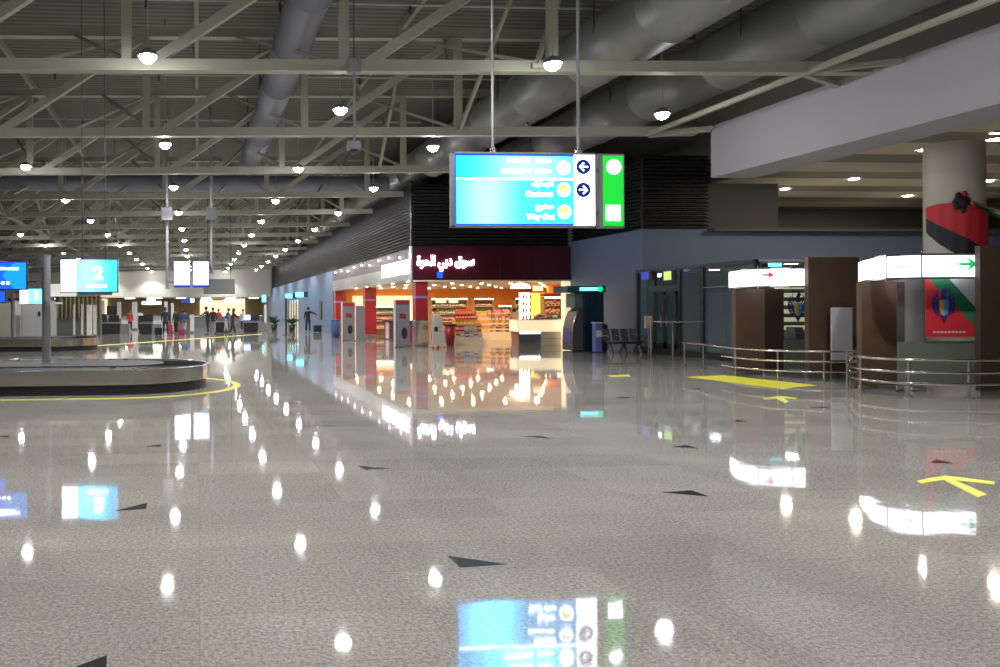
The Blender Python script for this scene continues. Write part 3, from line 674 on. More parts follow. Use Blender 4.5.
def person(px, py, face_deg, h, label, top, bottom, stride=.1, arms=None, lean=0., long_top=False, skirt=False, hairlong=False, cap=None, loc=None):
    p = loc or PZ(px, py); k = h/1.72
    t = thing('person', label, 'person', (p.x, p.y, 0)); t.rotation_euler.z = math.radians(face_deg)
    S = lambda x, y, z: (x*k, (y-lean*max(0, z-.9))*k, z*k)
    arms = arms or [(.22, .03, 1.14, .24, -.06, .90), (.22, .0, 1.14, .25, -.04, .88)]
    V = [S(0, 0, .95), S(0, .01, 1.12), S(0, 0, 1.30), S(0, .01, 1.44), S(0, 0, 1.50), S(0, -.01, 1.57), S(0, -.01, 1.66), S(0, -.11, 1.575)]
    R_ = [(.13, .10), (.115, .09), (.135, .095), .055, .05, (.07, .085), (.06, .075), .012]
    E_ = [(0, 1), (1, 2), (2, 3), (3, 4), (4, 5), (5, 6), (5, 7)]
    legs = []
    for s in (-1, 1):
        st = stride*s; i = len(V)
        V += [S(s*.09, 0, .88), S(s*.10, -st*.4-.02, .49), S(s*.10, -st+.02*0, .10), S(s*.11, -st-.13, .035)]
        R_ += [.085, .058, .042, .032]; E_ += [(0, i), (i, i+1), (i+1, i+2), (i+2, i+3)]; legs.append((V[i], V[i+1], V[i+2], V[i+3]))
    al = []
    for s, (ex, ey, ez, wx, wy, wz) in zip((-1, 1), arms):
        i = len(V); sh = S(s*.165, .01, 1.385); el = S(s*ex, ey, ez); wr = S(s*wx, wy, wz); d = (Vector(wr)-Vector(el)).normalized(); w3 = Vector(wr)
        pm = w3+d*.055*k; V += [sh, el, wr, tuple(pm)]; R_ += [.055, .038, .026, (.030, .018)]; E_ += [(2, i), (i, i+1), (i+1, i+2), (i+2, i+3)]; al.append((sh, el, wr))
        sd = d.cross(Vector((1, 0, 0)))
        sd = sd.normalized() if sd.length > .1 else Vector((0, 0, 1))
        for q, ln in ((-1.5, .055), (-.5, .07), (.5, .075), (1.5, .065)):
            j = len(V); base = pm+sd*q*.018*k; V += [tuple(base+d*.03*k), tuple(base+d*(.03+ln)*k+Vector((-s*.012, 0, 0)))]; R_ += [.0085, .007]; E_ += [(i+3, j), (j, j+1)]
        j = len(V); V += [tuple(w3+sd*.035*k+d*.03*k), tuple(w3+sd*.055*k+d*.07*k)]; R_ += [.010, .008]; E_ += [(i+2, j), (j, j+1)]
    grow('body', V, E_, R_, SKIN, t, 1)
    # clothing
    V2 = [V[0], V[1], V[2], S(0, .01, 1.41), S(0, 0, .86)]; R2 = [(.16, .125), (.15, .12), (.165, .125), .075, (.155, .12)]; E2 = [(0, 1), (1, 2), (2, 3), (0, 4)]
    if long_top: V2.append(S(0, 0, .72)); R2.append((.17, .13)); E2.append((4, 5))
    for sh, el, wr in al:
        i = len(V2); V2 += [sh, el, tuple(Vector(el).lerp(Vector(wr), .93))]; R2 += [.075, .055, .042]; E2 += [(2, i), (i, i+1), (i+1, i+2)]
    grow('jacket' if not skirt else 'robe_top', V2, E2, R2, top, t, 1)
    if skirt:
        m = MB(); m.lathe([(.15*k, .98*k), (.17*k, .8*k), (.20*k, .4*k), (.24*k, .07*k), (.22*k, .07*k), (.15*k, .8*k)], (p.x, p.y, 0), bottom, 16); m.build('skirt', t)
    else:
        V3 = [S(0, 0, .93), S(0, .005, 1.05)]; R3 = [(.155, .12), (.135, .105)]; E3 = [(0, 1)]
        for L_ in legs:
            i = len(V3); a2 = tuple(Vector(L_[2])+Vector((0, 0, .02))); V3 += [L_[0], L_[1], a2]; R3 += [.10, .075, .058]; E3 += [(0, i), (i, i+1), (i+1, i+2)]
        grow('trousers', V3, E3, R3, bottom, t, 1)
    for L_ in legs:
        a1 = Vector(L_[2]); b1 = Vector(L_[3]); grow('shoe', [(a1.x, a1.y+.03, .045), tuple((a1+b1)/2*1), (b1.x, b1.y-.03, .035)], [(0, 1), (1, 2)], [(.045, .04), (.045, .04), (.04, .03)], BLACKP, t, 1)
    hd = S(0, .02, 1.62); m = MB(); m.ball((p.x+hd[0], p.y+hd[1], hd[2]), .098*k, cap or HAIR, 1, 1.12, 1.12, 14)
    if hairlong: m.ball((p.x+hd[0], p.y+hd[1]+.05, hd[2]-.14*k), .09*k, cap or HAIR, 1.1, .7, 1.7, 12)
    m.build('hair', t)
    # eyes and mouth
    for s in (-1, 1):
        e = S(s*.03, -.093, 1.60); m = MB(); m.ball((p.x+e[0], p.y+e[1], e[2]), .012*k, DARK); m.build('eye', t)
    return t
def cl(n, c): return mat(n, c, .8, 0, .15, 12)
BLK = cl('black_cloth', (.02, .02, .025)); NVY = cl('navy_cloth', (.02, .03, .07)); JEAN = cl('grey_blue_jeans', (.22, .25, .32)); DRED = cl('dark_red_cloth', (.10, .012, .025))
BLU = cl('blue_cloth', (.04, .08, .22)); PALE = cl('pale_trousers', (.45, .44, .42)); WSH = cl('white_shirt', (.6, .6, .62)); REDC = cl('red_cloth', (.5, .03, .04))
reach = [(.20, -.22, 1.20, .15, -.46, 1.16), (.20, -.22, 1.18, .14, -.44, 1.12)]
out = [(.22, .0, 1.14, .24, -.04, .90), (.42, -.04, 1.30, .66, -.1, 1.18)]
person(165.5, 336, 20, 1.78, 'person in dark navy clothes pulling a black suitcase, between desks', NVY, NVY, long_top=True)
person(176, 334.5, -30, 1.66, 'person in black with a long coat beside the blue-jacketed traveller', BLK, BLK, long_top=True, hairlong=True)
person(184.5, 332.5, 150, 1.62, 'traveller in a blue jacket and pale trousers behind a magenta case', BLU, PALE)
person(208, 334.5, -60, 1.82, 'tall person in black leaning at the desk, left of the jeans', BLK, NVY, lean=.2, arms=reach)
person(213, 334, 10, 1.76, 'person in black jacket and grey-blue jeans at the desk', BLK, JEAN)
person(226, 333, 80, 1.72, 'person in blue reaching over the inspection desk', BLU, PALE, lean=.3, arms=reach)
person(232.5, 335, 95, 1.70, 'person in dark red coat and black trousers leaning to the desk', DRED, BLK, lean=.15, arms=reach, long_top=True, hairlong=True, stride=.2)
person(308, 333, 185, 1.78, 'person in black with one arm held out beside the blue wall', BLK, BLK, arms=[(.42, -.04, 1.30, .64, -.1, 1.15), (.22, .0, 1.14, .24, -.04, .90)])
person(133, 0, 0, 1.60, 'staff member in red behind the white counter', REDC, BLK, loc=Vector((XY(130, 62), 62, 0)))
person(140, 0, 0, 1.64, 'dark-haired staff member behind the desk with two monitors', WSH, BLK, loc=Vector((XY(140, 60), 60, 0)))
person(243, 0, 0, 1.66, 'staff member in a grey shirt behind the right desk', WSH, BLK, loc=Vector((XY(243, 60), 60, 0)))
person(218, 0, 0, 1.68, 'person in a red top behind the centre desk', REDC, BLK, loc=Vector((XY(218.5, 60), 60, 0)))

def suitcase(px, py, w, h, mt, lab, rz=.3):
    p = PZ(px, py); t = thing('suitcase', lab, 'suitcase', (p.x, p.y, 0)); t.rotation_euler.z = rz
    m = MB(); m.box(p.x-w/2, p.x+w/2, p.y-.13, p.y+.13, .05, h, mt); m.build('shell', t, bevel=.03)
    for s in (-1, 1):
        m = MB(); m.cyl((p.x+s*w*.35, p.y-.1, .03), (p.x+s*w*.35, p.y+.1, .03), .03, BLACKP, 10); m.build('wheel', t)
    m = MB(); m.tube([(p.x-w*.25, p.y, h), (p.x-w*.25, p.y, h+.3), (p.x+w*.25, p.y, h+.3), (p.x+w*.25, p.y, h)], .012, GREYM, 6); m.build('handle', t)
suitcase(158.5, 335.5, .45, .5, cl('black_case', (.02, .02, .03)), 'black suitcase beside the navy-clothed person')
suitcase(170, 333.5, .35, .62, cl('red_case', (.45, .03, .04)), 'red suitcase behind the navy-clothed person')
suitcase(181.5, 334.5, .40, .38, cl('magenta_case', (.35, .02, .12)), 'magenta suitcase on the floor between two travellers')
suitcase(317.5, 332.5, .55, .50, cl('charcoal_case', (.03, .03, .035)), 'black bag on the floor beside the person with an arm out')

# ------------------------------------------------------------------ far hall: inspection desks, screens, posts, signs
MON = mat('monitor_lit', (.4, .6, .9), .3, emit=1.8, ecol=(.45, .7, 1.))
def desk(px0, px1, py, lab, dark=.75):
    y = PZ((px0+px1)/2, py).y; a = XY(px0, y); b = XY(px1, y); t = thing('inspection_desk', lab, 'desk', ((a+b)/2, y, 0), 'inspection desks at the end of the hall')
    m = MB(); m.box(a, b, y, y+.9, .08, .70, BLACKP); m.box(a+.05, b-.05, y+.05, y+.85, 0, .08, DARK); m.build('cabinet', t, bevel=.01)
    m = MB(); m.box(a-.05, b+.05, y-.06, y+.96, .70, .76, GREYM); m.build('desktop', t, bevel=.01)
    m = MB(); m.box(a, b, y+.80, y+.84, .76, 1.05, FROST); m.build('privacy_screen', t)
    m = MB(); m.box(b-.04, b+.6, y, y+.9, 0, .68, GREYM); m.build('side_cabinet', t); return (a, b, y)
def monitor(x, y, z, w, h, lab, lit=False):
    t = thing('desk_monitor', lab, 'monitor', (x, y, z), 'monitors on the inspection desks')
    m = MB(); m.box(x-w/2, x+w/2, y, y+.06, z+.09, z+.09+h, BLACKP); m.build('casing', t, bevel=.01)
    m = MB(); m.cyl((x, y+.03, z+.01), (x, y+.03, z+.1), .025, DARK, 8); m.box(x-.1, x+.1, y-.04, y+.1, z, z+.012, DARK); m.build('stand', t)
    if lit: m = MB(); m.box(x-w/2+.02, x+w/2-.02, y-.003, y, z+.11, z+.07+h, MON); m.build('lit_panel', t)
DS = [desk(99, 120, 334, 'inspection desk furthest left, behind the slatted screen'), desk(139, 152, 334.5, 'inspection desk with two dark monitors, left of the navy-clothed person'),
      desk(214, 229, 332.3, 'inspection desk where the group of travellers leans'), desk(244, 258, 332.5, 'inspection desk with the lit blue monitor')]
def mons(i, L):
    a, b, y = DS[i]
    for px, w, h, lab, lit in L: monitor(XY(px, y+.4), y+.35, .762, w, h, lab, lit)
mons(0, [(103, .5, .5, 'dark monitor on the furthest left desk', 0), (114, .7, .42, 'wide dark scanner monitor on the furthest left desk', 0)])
mons(1, [(142, .5, .4, 'dark monitor at the left of the two-monitor desk', 0), (149, .55, .5, 'dark monitor at the right of the two-monitor desk', 0)])
mons(3, [(247, .5, .4, 'lit pale blue monitor on the right desk', 1), (255, .62, .42, 'dark wide monitor on the right desk', 0)])
CR = mat('far_counter_white', (.68, .66, .60), .5, 0, .05, 2)
def column_post(px, w, Y, z1, lab):
    x = XY(px, Y); m = MB(); m.box(x-w/2, x+w/2, Y, Y+w, 0, z1, WHITE); m.box(x-w/2-.03, x+w/2+.03, Y-.03, Y+w+.03, 0, .12, GREYM); m.box(x-w/2-.02, x+w/2+.02, Y-.02, Y+w+.02, z1, z1+.03, GREYM)
    one('display_post', m, lab, 'post', 'white posts in front of the far wall')
for px, w, Y, z1, lab in ((74, .12, 50, 2.0, 'slim white post left of the slatted screen centre'), (82, .12, 50, 2.0, 'slim white post in the middle of the slatted screen'), (89, .28, 49, 1.95, 'wide white post at the right of the slatted screen'),
                          (94.5, .2, 50, 1.95, 'white post at the right end of the slatted screen'), (102.5, .3, 66, 2.4, 'white post left of the dark picture'), (119, .3, 66, 2.3, 'white post right of the dark picture'), (134.5, .4, 66, 2.3, 'broad white post beside the red-clothed staff member'),
                          (166, .25, 66, 2.3, 'white post behind the navy-clothed person'), (172.5, .2, 58, 2.1, 'tall white post between the travellers'), (192, .28, 56, 1.3, 'low white post right of the travellers'), (265.5, .2, 60, 2.0, 'white post at the corner of the blue wall')):
    column_post(px, w, Y, z1, lab)
t = thing('service_counter', 'long white service counter before the tan far wall, left', 'counter', (XY(145, 70), 70, 0))
m = MB(); m.box(XY(100, 70), XY(166, 70), 70, 71, 0, 1.05, CR); m.build('counter_body', t); m = MB(); m.box(XY(100, 70)-.1, XY(166, 70)+.1, 69.8, 71.1, 1.05, 1.12, GREYM); m.build('counter_top', t)
t = thing('service_counter', 'grey service counter before the bright opening in the far wall', 'counter', (XY(225, 72), 72, 0))
m = MB(); m.box(XY(190, 72), XY(262, 72), 72, 73, 0, 1.0, GREYM); m.build('counter_body', t); m = MB(); m.box(XY(190, 72)-.1, XY(262, 72)+.1, 71.8, 73.1, 1.0, 1.07, CR); m.build('counter_top', t)
# picture, lit opening, signs
def wallsign(px0, px1, py0, py1, Y, mt, lab, name='lit_sign', cat='sign'):
    a = PY(px0, py0, Y); b = PY(px1, py1, Y); t = thing(name, lab, cat, ((a.x+b.x)/2, Y, b.z)); m = MB(); m.box(a.x-.04, b.x+.04, Y+.01, Y+.15, b.z-.04, a.z+.04, GREYM); m.build('casing', t)
    m = MB(); m.box(a.x, b.x, Y-.01, Y+.01, b.z, a.z, mt); m.build('lit_face', t); return t
wallsign(147, 155, 298, 301, 99, WLIT, 'small white lit sign on the tan wall, upper left')
wallsign(142, 161, 301.5, 304.5, 99, WLIT, 'wide white lit sign on the tan wall, left')
wallsign(181, 190.5, 298.5, 302.3, 99, DBLUE, 'blue sign on the tan far wall'); wallsign(190.6, 194, 298.5, 302.3, 99, WLIT, 'white square beside the blue sign on the far wall')
wallsign(201, 212, 299, 303.5, 99, WLIT, 'white lit sign above the bright opening, left'); wallsign(224, 244.5, 299.3, 302.2, 99, WLIT, 'long white lit sign above the bright opening, right')
wallsign(262, 266, 295, 302, 90, CYANL, 'pale blue lit sign near the blue wall corner')
LITW = mat('lit_room_wall', (.8, .72, .5), .6, emit=1.1, ecol=(1, .82, .5))
m = MB(); m.box(XY(200, 110.5), XY(245, 110.5), 110.7, 110.98, 0, 2.9, LITW); one('lit_opening', m, 'bright cream lit back panel in the far wall opening', 'panel')
m = MB(); m.box(XY(101, 110.5), XY(107, 110.5), 110.7, 110.98, 0, 3.15, LITW); one('lit_opening', m, 'narrow cream lit panel at the left of the far wall', 'panel')
STR = mat('strip_lens', (1, 1, 1), .3, emit=22., ecol=(1, .92, .75))
for px in (60, 92, 130, 157, 181, 206, 231, 254):
    x = XY(px, 103); m = MB(); m.box(x-.6, x+.6, 102.9, 103.2, 3.10, 3.14, STR); m.box(x-.64, x+.64, 102.85, 103.25, 3.14, 3.199, WHITE); one('strip_light', m, 'warm strip light under the far bulkhead', 'ceiling light', 'strip lights under the far bulkhead')
wallsign(107, 117, 306, 315, 80, BLACKP, 'dark picture between two white posts', 'wall_picture', 'picture')
# slatted screen at left
OLV = mat('olive_fins', (.20, .18, .10), .6, 0, .25, 3)
t = thing('slatted_screen', 'olive slatted screen behind the carousels with glass rail', 'screen', (XY(78, 52), 52, 0))
x0, x1 = XY(57, 52), XY(100, 52); m = MB(); m.box(x0, x1, 52.3, 52.4, 0, 2.5, mat('olive_back', (.33, .30, .17), .7)); x = x0
while x < x1: m.box(x, x+.09, 52, 52.35, 0, 2.5, OLV); x += .27
m.box(x0, x1, 51.98, 52.4, 2.5, 2.6, OLV); m.build('fins', t)
m = MB(); m.box(x0, x1, 51.3, 51.33, .05, 1.05, mat('smoked_glass', (.16, .17, .16), .1, 0, .05, 1, alpha=.8)); m.build('glass_panel', t); m = MB(); m.beam((x0, 51.3, 1.08), (x1, 51.3, 1.08), .06, .05, DARK); m.build('rail', t)
# pale partitions at left
GP = mat('pale_grey_panel', (.50, .49, .48), .5, 0, .04, 1); GB = mat('beige_panel', (.46, .46, .36), .5, 0, .04, 1)
def partition(px0, px1, py0, Y, mt, lab):
    a = PY(px0, py0, Y); b = PY(px1, py0, Y); t = thing('partition_panel', lab, 'partition', ((a.x+b.x)/2, Y, 0)); m = MB(); m.box(a.x, b.x, Y, Y+.1, .05, a.z, mt); m.build('panel', t)
    m = MB(); m.box(a.x-.04, b.x+.04, Y-.01, Y+.12, a.z, a.z+.05, GREYM); m.box(a.x, b.x, Y+.0, Y+.1, 0, .05, GREYM); m.build('edge_trim', t); return t
partition(-60, 11.3, 303, 38, GB, 'beige partition panel at the left edge behind the further carousel'); t = partition(21.5, 42, 304, 37.5, GP, 'pale grey partition panel with a small dark switch, left of the thick pole')
p = PY(39, 313.5, 37.4); m = MB(); m.box(p.x-.05, p.x+.05, 37.45, 37.5, p.z-.09, p.z+.09, BLACKP); m.build('switch', t)
partition(14.8, 20.3, 301, 38, WHITE, 'narrow white partition panel beside the further pole'); partition(46, 56, 301, 38, GP, 'pale partition panel just right of the thick pole')
t = thing('security_camera', 'black camera on a white bracket at the partition right of the pole', 'camera', tuple(PY(58, 302.5, 38))); p = PY(58, 302.5, 38)
m = MB(); m.box(p.x-.1, p.x+.08, 37.9, 38.15, p.z+.03, p.z+.35, BLACKP); m.build('camera_body', t, bevel=.02); m = MB(); m.box(p.x-.12, p.x+.2, 37.9, 38.15, p.z-.07, p.z+.02, WHITE); m.build('bracket', t)

# ------------------------------------------------------------------ shop
XS = XR; XE = XW; YB = 54.
w = MB(); w.box(XS+.2, XW-.001, YF+.35, YB, 2.95, 3.1, WARMW); w.box(XW-.001, 23.3, YF+.35, YB, 2.95, 3.1, WARMW); struct('ceiling_shop', w, 'warm white shop ceiling')
w = MB(); w.box(XS+.3, 23.3, YB, YB+.3, 0, 3.1, ORANGE); struct('wall_shop_back', w, 'orange back wall of the shop')
w = MB(); w.box(23, 23.3, YF, YB, 0, 3.1, ORANGE); w.box(XE+.3, 23, YF+.05, YF+.34, 0, 3.1, WARMW); w.box(XY(548, 44.7), 23, 44.7, 44.9, 0, 3.1, ORANGE); struct('wall_shop_right', w, 'orange right wall of the shop')
t = thing('shop_fascia', 'dark maroon gloss shop fascia with white lit script facing the camera', 'shop fascia', ((XS+XE)/2, YF-.1, 2.8))
m = MB(); m.box(XS, XE-.02, YF-.12, YF+.3, 2.82, 4.26, MAROON)
m.box(XS, XE-.02, YF-.14, YF+.3, 2.76, 2.82, CREAM); m.build('fascia_board', t)
for px in (470, 500, 531): 
    x = XY(px, YF-.12); m = MB(); m.box(x-.01, x+.01, YF-.13, YF-.12, 2.83, 4.24, BLACKP); m.build('panel_joint', t)
c = PY(446, 264.5, YF); o = lettering('lettering', AR_SHOP, .8, WLET, t, (PY(444.5, 264, YF).x, YF-.16, PY(444.5, 263.5, YF).z), width=PY(473, 264, YF).x-PY(416, 264, YF).x, height=.68, off=.02, ext=.03)
p = PY(439, 275, YF); m = MB(); m.box(p.x-.12, p.x+.12, YF-.14, YF-.12, p.z-.13, p.z+.13, BLUEL); m.build('blue_mark', t)
t = thing('shop_fascia', 'silver reflective side fascia of the shop with bright lit wording', 'shop fascia', (XS, 43, 2.8))
m = MB(); m.box(XS-.02, XS+.18, YF+.32, YS1, 2.82, 3.5, SILV); m.build('fascia_board', t); m = MB(); m.box(XS-.02, XS+.18, YF+.32, YS1, 3.5, 4.2, mat('plum_panel', (.10, .05, .06), .35, 0, .2, 1, spec=.3)); m.build('upper_board', t)
m = MB(); m.box(XS-.06, XS-.005, YF-.14, YF+.3, 2.7, 4.26, mat('corner_trim', (.5, .5, .52), .2, .8)); m.build('corner_trim', t)
ya = PX(410, 262, XS).y; yb = PX(384, 266, XS).y
lettering('lettering', 'DUBAI DUTY FREE', .6, mat('side_lettering', (1, 1, 1), .3, emit=2.2, ecol=(.88, .88, 1.)), t, (XS-.09, (ya+yb)/2, 3.42), rz=-PI/2, width=yb-ya, height=.62, off=.02, ext=.03)
GLINT = mat('fascia_glint_glow', (1, 1, 1), .3, emit=7., ecol=(1, .95, .85))  # glowing balls added to imitate hall lights mirrored in the fascia
b0 = None
for i in range(9):
    y = 35.2+i*2.1; z = 4.02 if i % 3 else 3.9
    m = MB(); m.ball((XS-.09, y, z), .05, GLINT); m.cyl((XS-.09, y, z), (XS-.021, y, z), .03, WHITE, 8); one('fascia_glint', m, 'small glowing ball imitating a hall light reflected in the silver shop fascia', 'lamp', 'glowing balls imitating reflections along the silver side fascia')
# corner pillars
def shop_pillar(x, y, w_, ztop, zr, lab):
    t = thing('shop_pillar', lab, 'pillar', (x, y, 0)); m = MB(); m.box(x-w_/2, x+w_/2, y-w_/2, y+w_/2, zr, ztop, RED); m.build('red_cladding', t)
    m = MB(); m.box(x-w_/2-.02, x+w_/2+.02, y-w_/2-.02, y+w_/2+.02, 0, zr, INOX); m.build('stainless_base', t, bevel=.02)
    m = MB(); m.box(x-w_/2-.015, x+w_/2+.015, y-w_/2-.015, y+w_/2+.015, 2.05, 2.15, mat('lilac_band', (.35, .2, .45), .3)); m.build('band', t)
shop_pillar(9.5, 33.7, .52, 2.76, 1.12, 'red-clad corner pillar of the shop with a stainless lower half')
shop_pillar(9.45, 43.6, .62, 2.8, .22, 'plain red-clad pillar on the open side of the shop, further back')
shop_pillar(9.45, 52.9, .7, 2.8, .1, 'dark red pillar at the far end of the shop side')
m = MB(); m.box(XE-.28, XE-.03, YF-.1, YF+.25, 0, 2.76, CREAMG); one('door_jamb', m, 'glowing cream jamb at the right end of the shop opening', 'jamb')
# shop ceiling spots
s0 = None
for i in range(8):
    for j in range(6):
        x = 10.2+i*1.6; y = 35.0+j*3.2
        lab = 'warm spotlight in the shop ceiling, %s row from the front' % ['first', 'second', 'third', 'fourth', 'fifth', 'sixth'][j]
        if s0 is None: s0 = spot('shop_spotlight', x, y, 2.94, .12, LENSW, lab, 'ceiling light', 'warm spotlights in the shop ceiling')
        else: dup(s0, (x, y, 2.94), lab)
# dome lamp
p = PY(520.5, 289, 39); m = MB(); m.lathe([(.001, .0), (.5, .0), (.47, .1), (.34, .2), (.16, .26), (.001, .28)], (p.x, 39, 2.60), mat('dome_lamp_shade', (.9, .85, .75), .4, emit=4., ecol=(1, .8, .55)), 24); m.cyl((p.x, 39, 2.86), (p.x, 39, 2.95), .03, WHITE, 8)
one('dome_lamp', m, 'white glowing dome lamp at the shop ceiling above the till counter', 'lamp')

# products
PALETTE = {'red': (.6, .02, .02), 'yellow': (.85, .5, .03), 'white': (.75, .73, .7), 'blue': (.12, .2, .5), 'pink': (.7, .35, .32), 'brown': (.28, .12, .05), 'gold': (.7, .38, .08), 'dark': (.05, .03, .03), 'green': (.05, .3, .2), 'silver': (.5, .52, .56)}
PROTO = {}
def product(kind, col, x, y, z, w_, d, h, label, group, cat=None):
    key = (kind, col, round(w_, 2), round(h, 2))
    if key not in PROTO:
        c1 = mat('pack_'+col, PALETTE[col], .35, 0, .15, 20); c2 = mat('pack_label_'+('white' if col != 'white' else 'red'), PALETTE['white' if col != 'white' else 'red'], .4, 0, .1, 20)
        m = MB()
        if kind == 'carton':
            m.box(-w_/2, w_/2, -d/2, d/2, 0, h, c1); m.box(-w_/2+.01, w_/2-.01, -d/2-.003, -d/2, h*.35, h*.7, c2); m.box(-w_/2-.002, w_/2+.002, -.01, .01, h*.02, h+.002, c2)
        elif kind == 'bottle':
            r = w_/2; m.lathe([(.001, 0), (r, .0), (r, h*.55), (r*.35, h*.75), (r*.32, h*.93), (r*.4, h*.93), (r*.4, h), (.001, h)], (0, 0, 0), c1, 10); m.lathe([(r*1.02, h*.15), (r*1.02, h*.45)], (0, 0, 0), c2, 10)
        else:   # pouch
            m.add([(-w_/2, 0, 0), (w_/2, 0, 0), (w_/2, d, 0), (-w_/2, d, 0), (-w_/2*.9, d*.1, h*.6), (w_/2*.9, d*.1, h*.6), (w_/2*.9, d*.8, h*.6), (-w_/2*.9, d*.8, h*.6), (-w_/2, d*.45, h), (w_/2, d*.45, h), (w_/2, d*.5, h), (-w_/2, d*.5, h)],
                  [(0, 3, 2, 1), (0, 1, 5, 4), (1, 2, 6, 5), (2, 3, 7, 6), (3, 0, 4, 7), (4, 5, 9, 8), (5, 6, 10, 9), (6, 7, 11, 10), (7, 4, 8, 11), (8, 9, 10, 11)], c1)
            m.box(-w_*.3, w_*.3, -.004, .02, h*.2, h*.5, c2)
        PROTO[key] = m.mesh(kind, (0, 0, 0))
    names = {'carton': 'product_carton', 'bottle': 'bottle', 'pouch': 'product_bag'}
    o = bpy.data.objects.new(names[kind], PROTO[key]); C.objects.link(o); o.location = (x, y, z)
    return tag(o, label, cat or {'carton': 'box', 'bottle': 'bottle', 'pouch': 'bag'}[kind], group)
WOODS = mat('display_wood', (.5, .3, .14), .5, 0, .15, 4)
def gondola(px0, px1, Y, tiers, lab, gname, base=CREAM):
    a = XY(px0, Y); b = XY(px1, Y); t = thing('display_stand', lab, 'display stand', ((a+b)/2, Y, 0)); z = tiers[0][0]
    m = MB(); m.box(a, b, Y, Y+.9, 0, z-.03, base); m.box(a+.04, b-.04, Y+.03, Y+.86, z-.03, z, WHITE); m.build('plinth', t)
    top = tiers[-1][0]; m = MB(); m.box(a+.25, b-.25, Y+.55, Y+.62, z, top+.1, WOODS); m.build('back_board', t)
    for k, (zz, inset, kind, col, n, w_, h, what) in enumerate(tiers):
        y = Y+.04+k*.11
        if k: m = MB(); m.box(a+inset, b-inset, y-.02, Y+.6, zz-.03, zz, WOODS); m.build('shelf', t)
        for i in range(n):
            x = a+inset+(i+.5)*(b-a-2*inset)/n; cc = col[i % len(col)]
            product(kind, cc, x, y+.09, zz, w_, .15, h*(1 if kind != 'carton' else 1), '%s %s %s' % (cc, {'carton': 'carton', 'bottle': 'bottle', 'pouch': 'bag'}[kind], what), gname)
    return t
gondola(455, 484, 35, [(.32, .05, 'carton', ['white', 'silver', 'blue', 'silver'], 6, .19, .22, 'on the lowest tier of the red-topped stand'),
                       (.58, .05, 'carton', ['red', 'red', 'silver', 'silver', 'silver'], 6, .19, .25, 'on the second tier of the red-topped stand'),
                       (.88, .0, 'pouch', ['yellow', 'gold', 'yellow'], 8, .17, .22, 'on the third tier of the red-topped stand'),
                       (1.14, .16, 'pouch', ['red'], 7, .16, .22, 'on the fourth tier of the red-topped stand'), (1.38, .22, 'pouch', ['red'], 6, .16, .2, 'on the topmost tier of the red-topped stand')], 'stepped display stand with red and yellow packs on a cream plinth', 'packs on the red-topped display stand')
gondola(479, 491, 37, [(.45, .02, 'carton', ['yellow'], 3, .18, .24, 'low on the narrow yellow stand'), (.72, .02, 'carton', ['gold'], 3, .18, .24, 'in the middle of the narrow yellow stand'), (.99, .02, 'carton', ['yellow'], 3, .18, .24, 'high on the narrow yellow stand'), (1.26, .02, 'pouch', ['yellow'], 3, .18, .22, 'at the top of the narrow yellow stand')], 'narrow display stand of yellow packs behind the red-topped one', 'packs on the narrow yellow stand')
gondola(489, 513, 39.5, [(.42, .04, 'carton', ['brown', 'gold', 'dark'], 7, .17, .24, 'low on the pink and brown stand'), (.70, .04, 'carton', ['gold', 'brown'], 7, .17, .25, 'on the second tier of the pink and brown stand'),
                         (.98, .08, 'pouch', ['pink', 'brown'], 6, .17, .24, 'on the third tier of the pink and brown stand'), (1.26, .12, 'pouch', ['pink', 'red', 'pink'], 6, .16, .24, 'on the top tier of the pink and brown stand')], 'display stand with pink and brown packs in the middle of the shop', 'packs on the pink and brown stand')
# shelving along the back
STRW = mat('shelf_strip_light', (1, 1, 1), .3, emit=9., ecol=(1, .88, .7))
def shelving(px0, px1, Y, zs, lab, gname, cols, nper, kind='bottle', sign=True):
    a = XY(px0, Y); b = XY(px1, Y); t = thing('shelf_unit', lab, 'shelf', ((a+b)/2, Y, 0)); zt_ = zs[-1]+.5
    m = MB(); m.box(a, b, Y+.42, Y+.5, 0, zt_, WOODS); m.box(a, a+.05, Y, Y+.42, 0, zt_, WOODS); m.box(b-.05, b, Y, Y+.42, 0, zt_, WOODS); m.build('carcass', t)
    m = MB(); m.box(a, b, Y, Y+.42, zt_-.09, zt_, WHITE); m.box(a+.05, b-.05, Y-.01, Y+.02, zt_-.08, zt_-.02, STRW); m.build('light_canopy', t)
    for k, z in enumerate(zs):
        m = MB(); m.box(a+.05, b-.05, Y, Y+.42, z-.03, z, CREAM); m.build('shelf', t)
        for i in range(nper):
            cc = cols[(i*7+k*3) % len(cols)]; h = .26+.08*((i*5+k) % 3)/2
            product(kind, cc, a+.1+(i+.5)*(b-a-.2)/nper, Y+.12, z, .12, .12, round(h, 2), '%s %s on the %s shelf of the %s' % (cc, kind, ['lowest', 'second', 'third', 'fourth'][k], lab.split(',')[0]), gname)
    return t, a, b
BC = ['gold', 'brown', 'dark', 'white', 'gold', 'red', 'green']
shelving(431, 468, 46, [.4, .85, 1.3, 1.72], 'long bottle shelving, at the left back of the shop', 'bottles on the long shelving', BC, 16)
shelving(474, 494, 49, [.4, .85, 1.3, 1.75], 'narrow bottle shelving, behind the middle of the shop', 'bottles on the narrow shelving', BC, 9)
shelving(498, 512, 49, [.4, .85, 1.3], 'short bottle shelving, behind the pink and brown stand', 'bottles on the short shelving', ['white', 'pink', 'gold'], 9)
shelving(515, 530, 49, [.4, .85, 1.3, 1.75], 'tall bottle shelving, deep in the shop left of the yellow panel', 'bottles on the tall shelving', BC, 9)
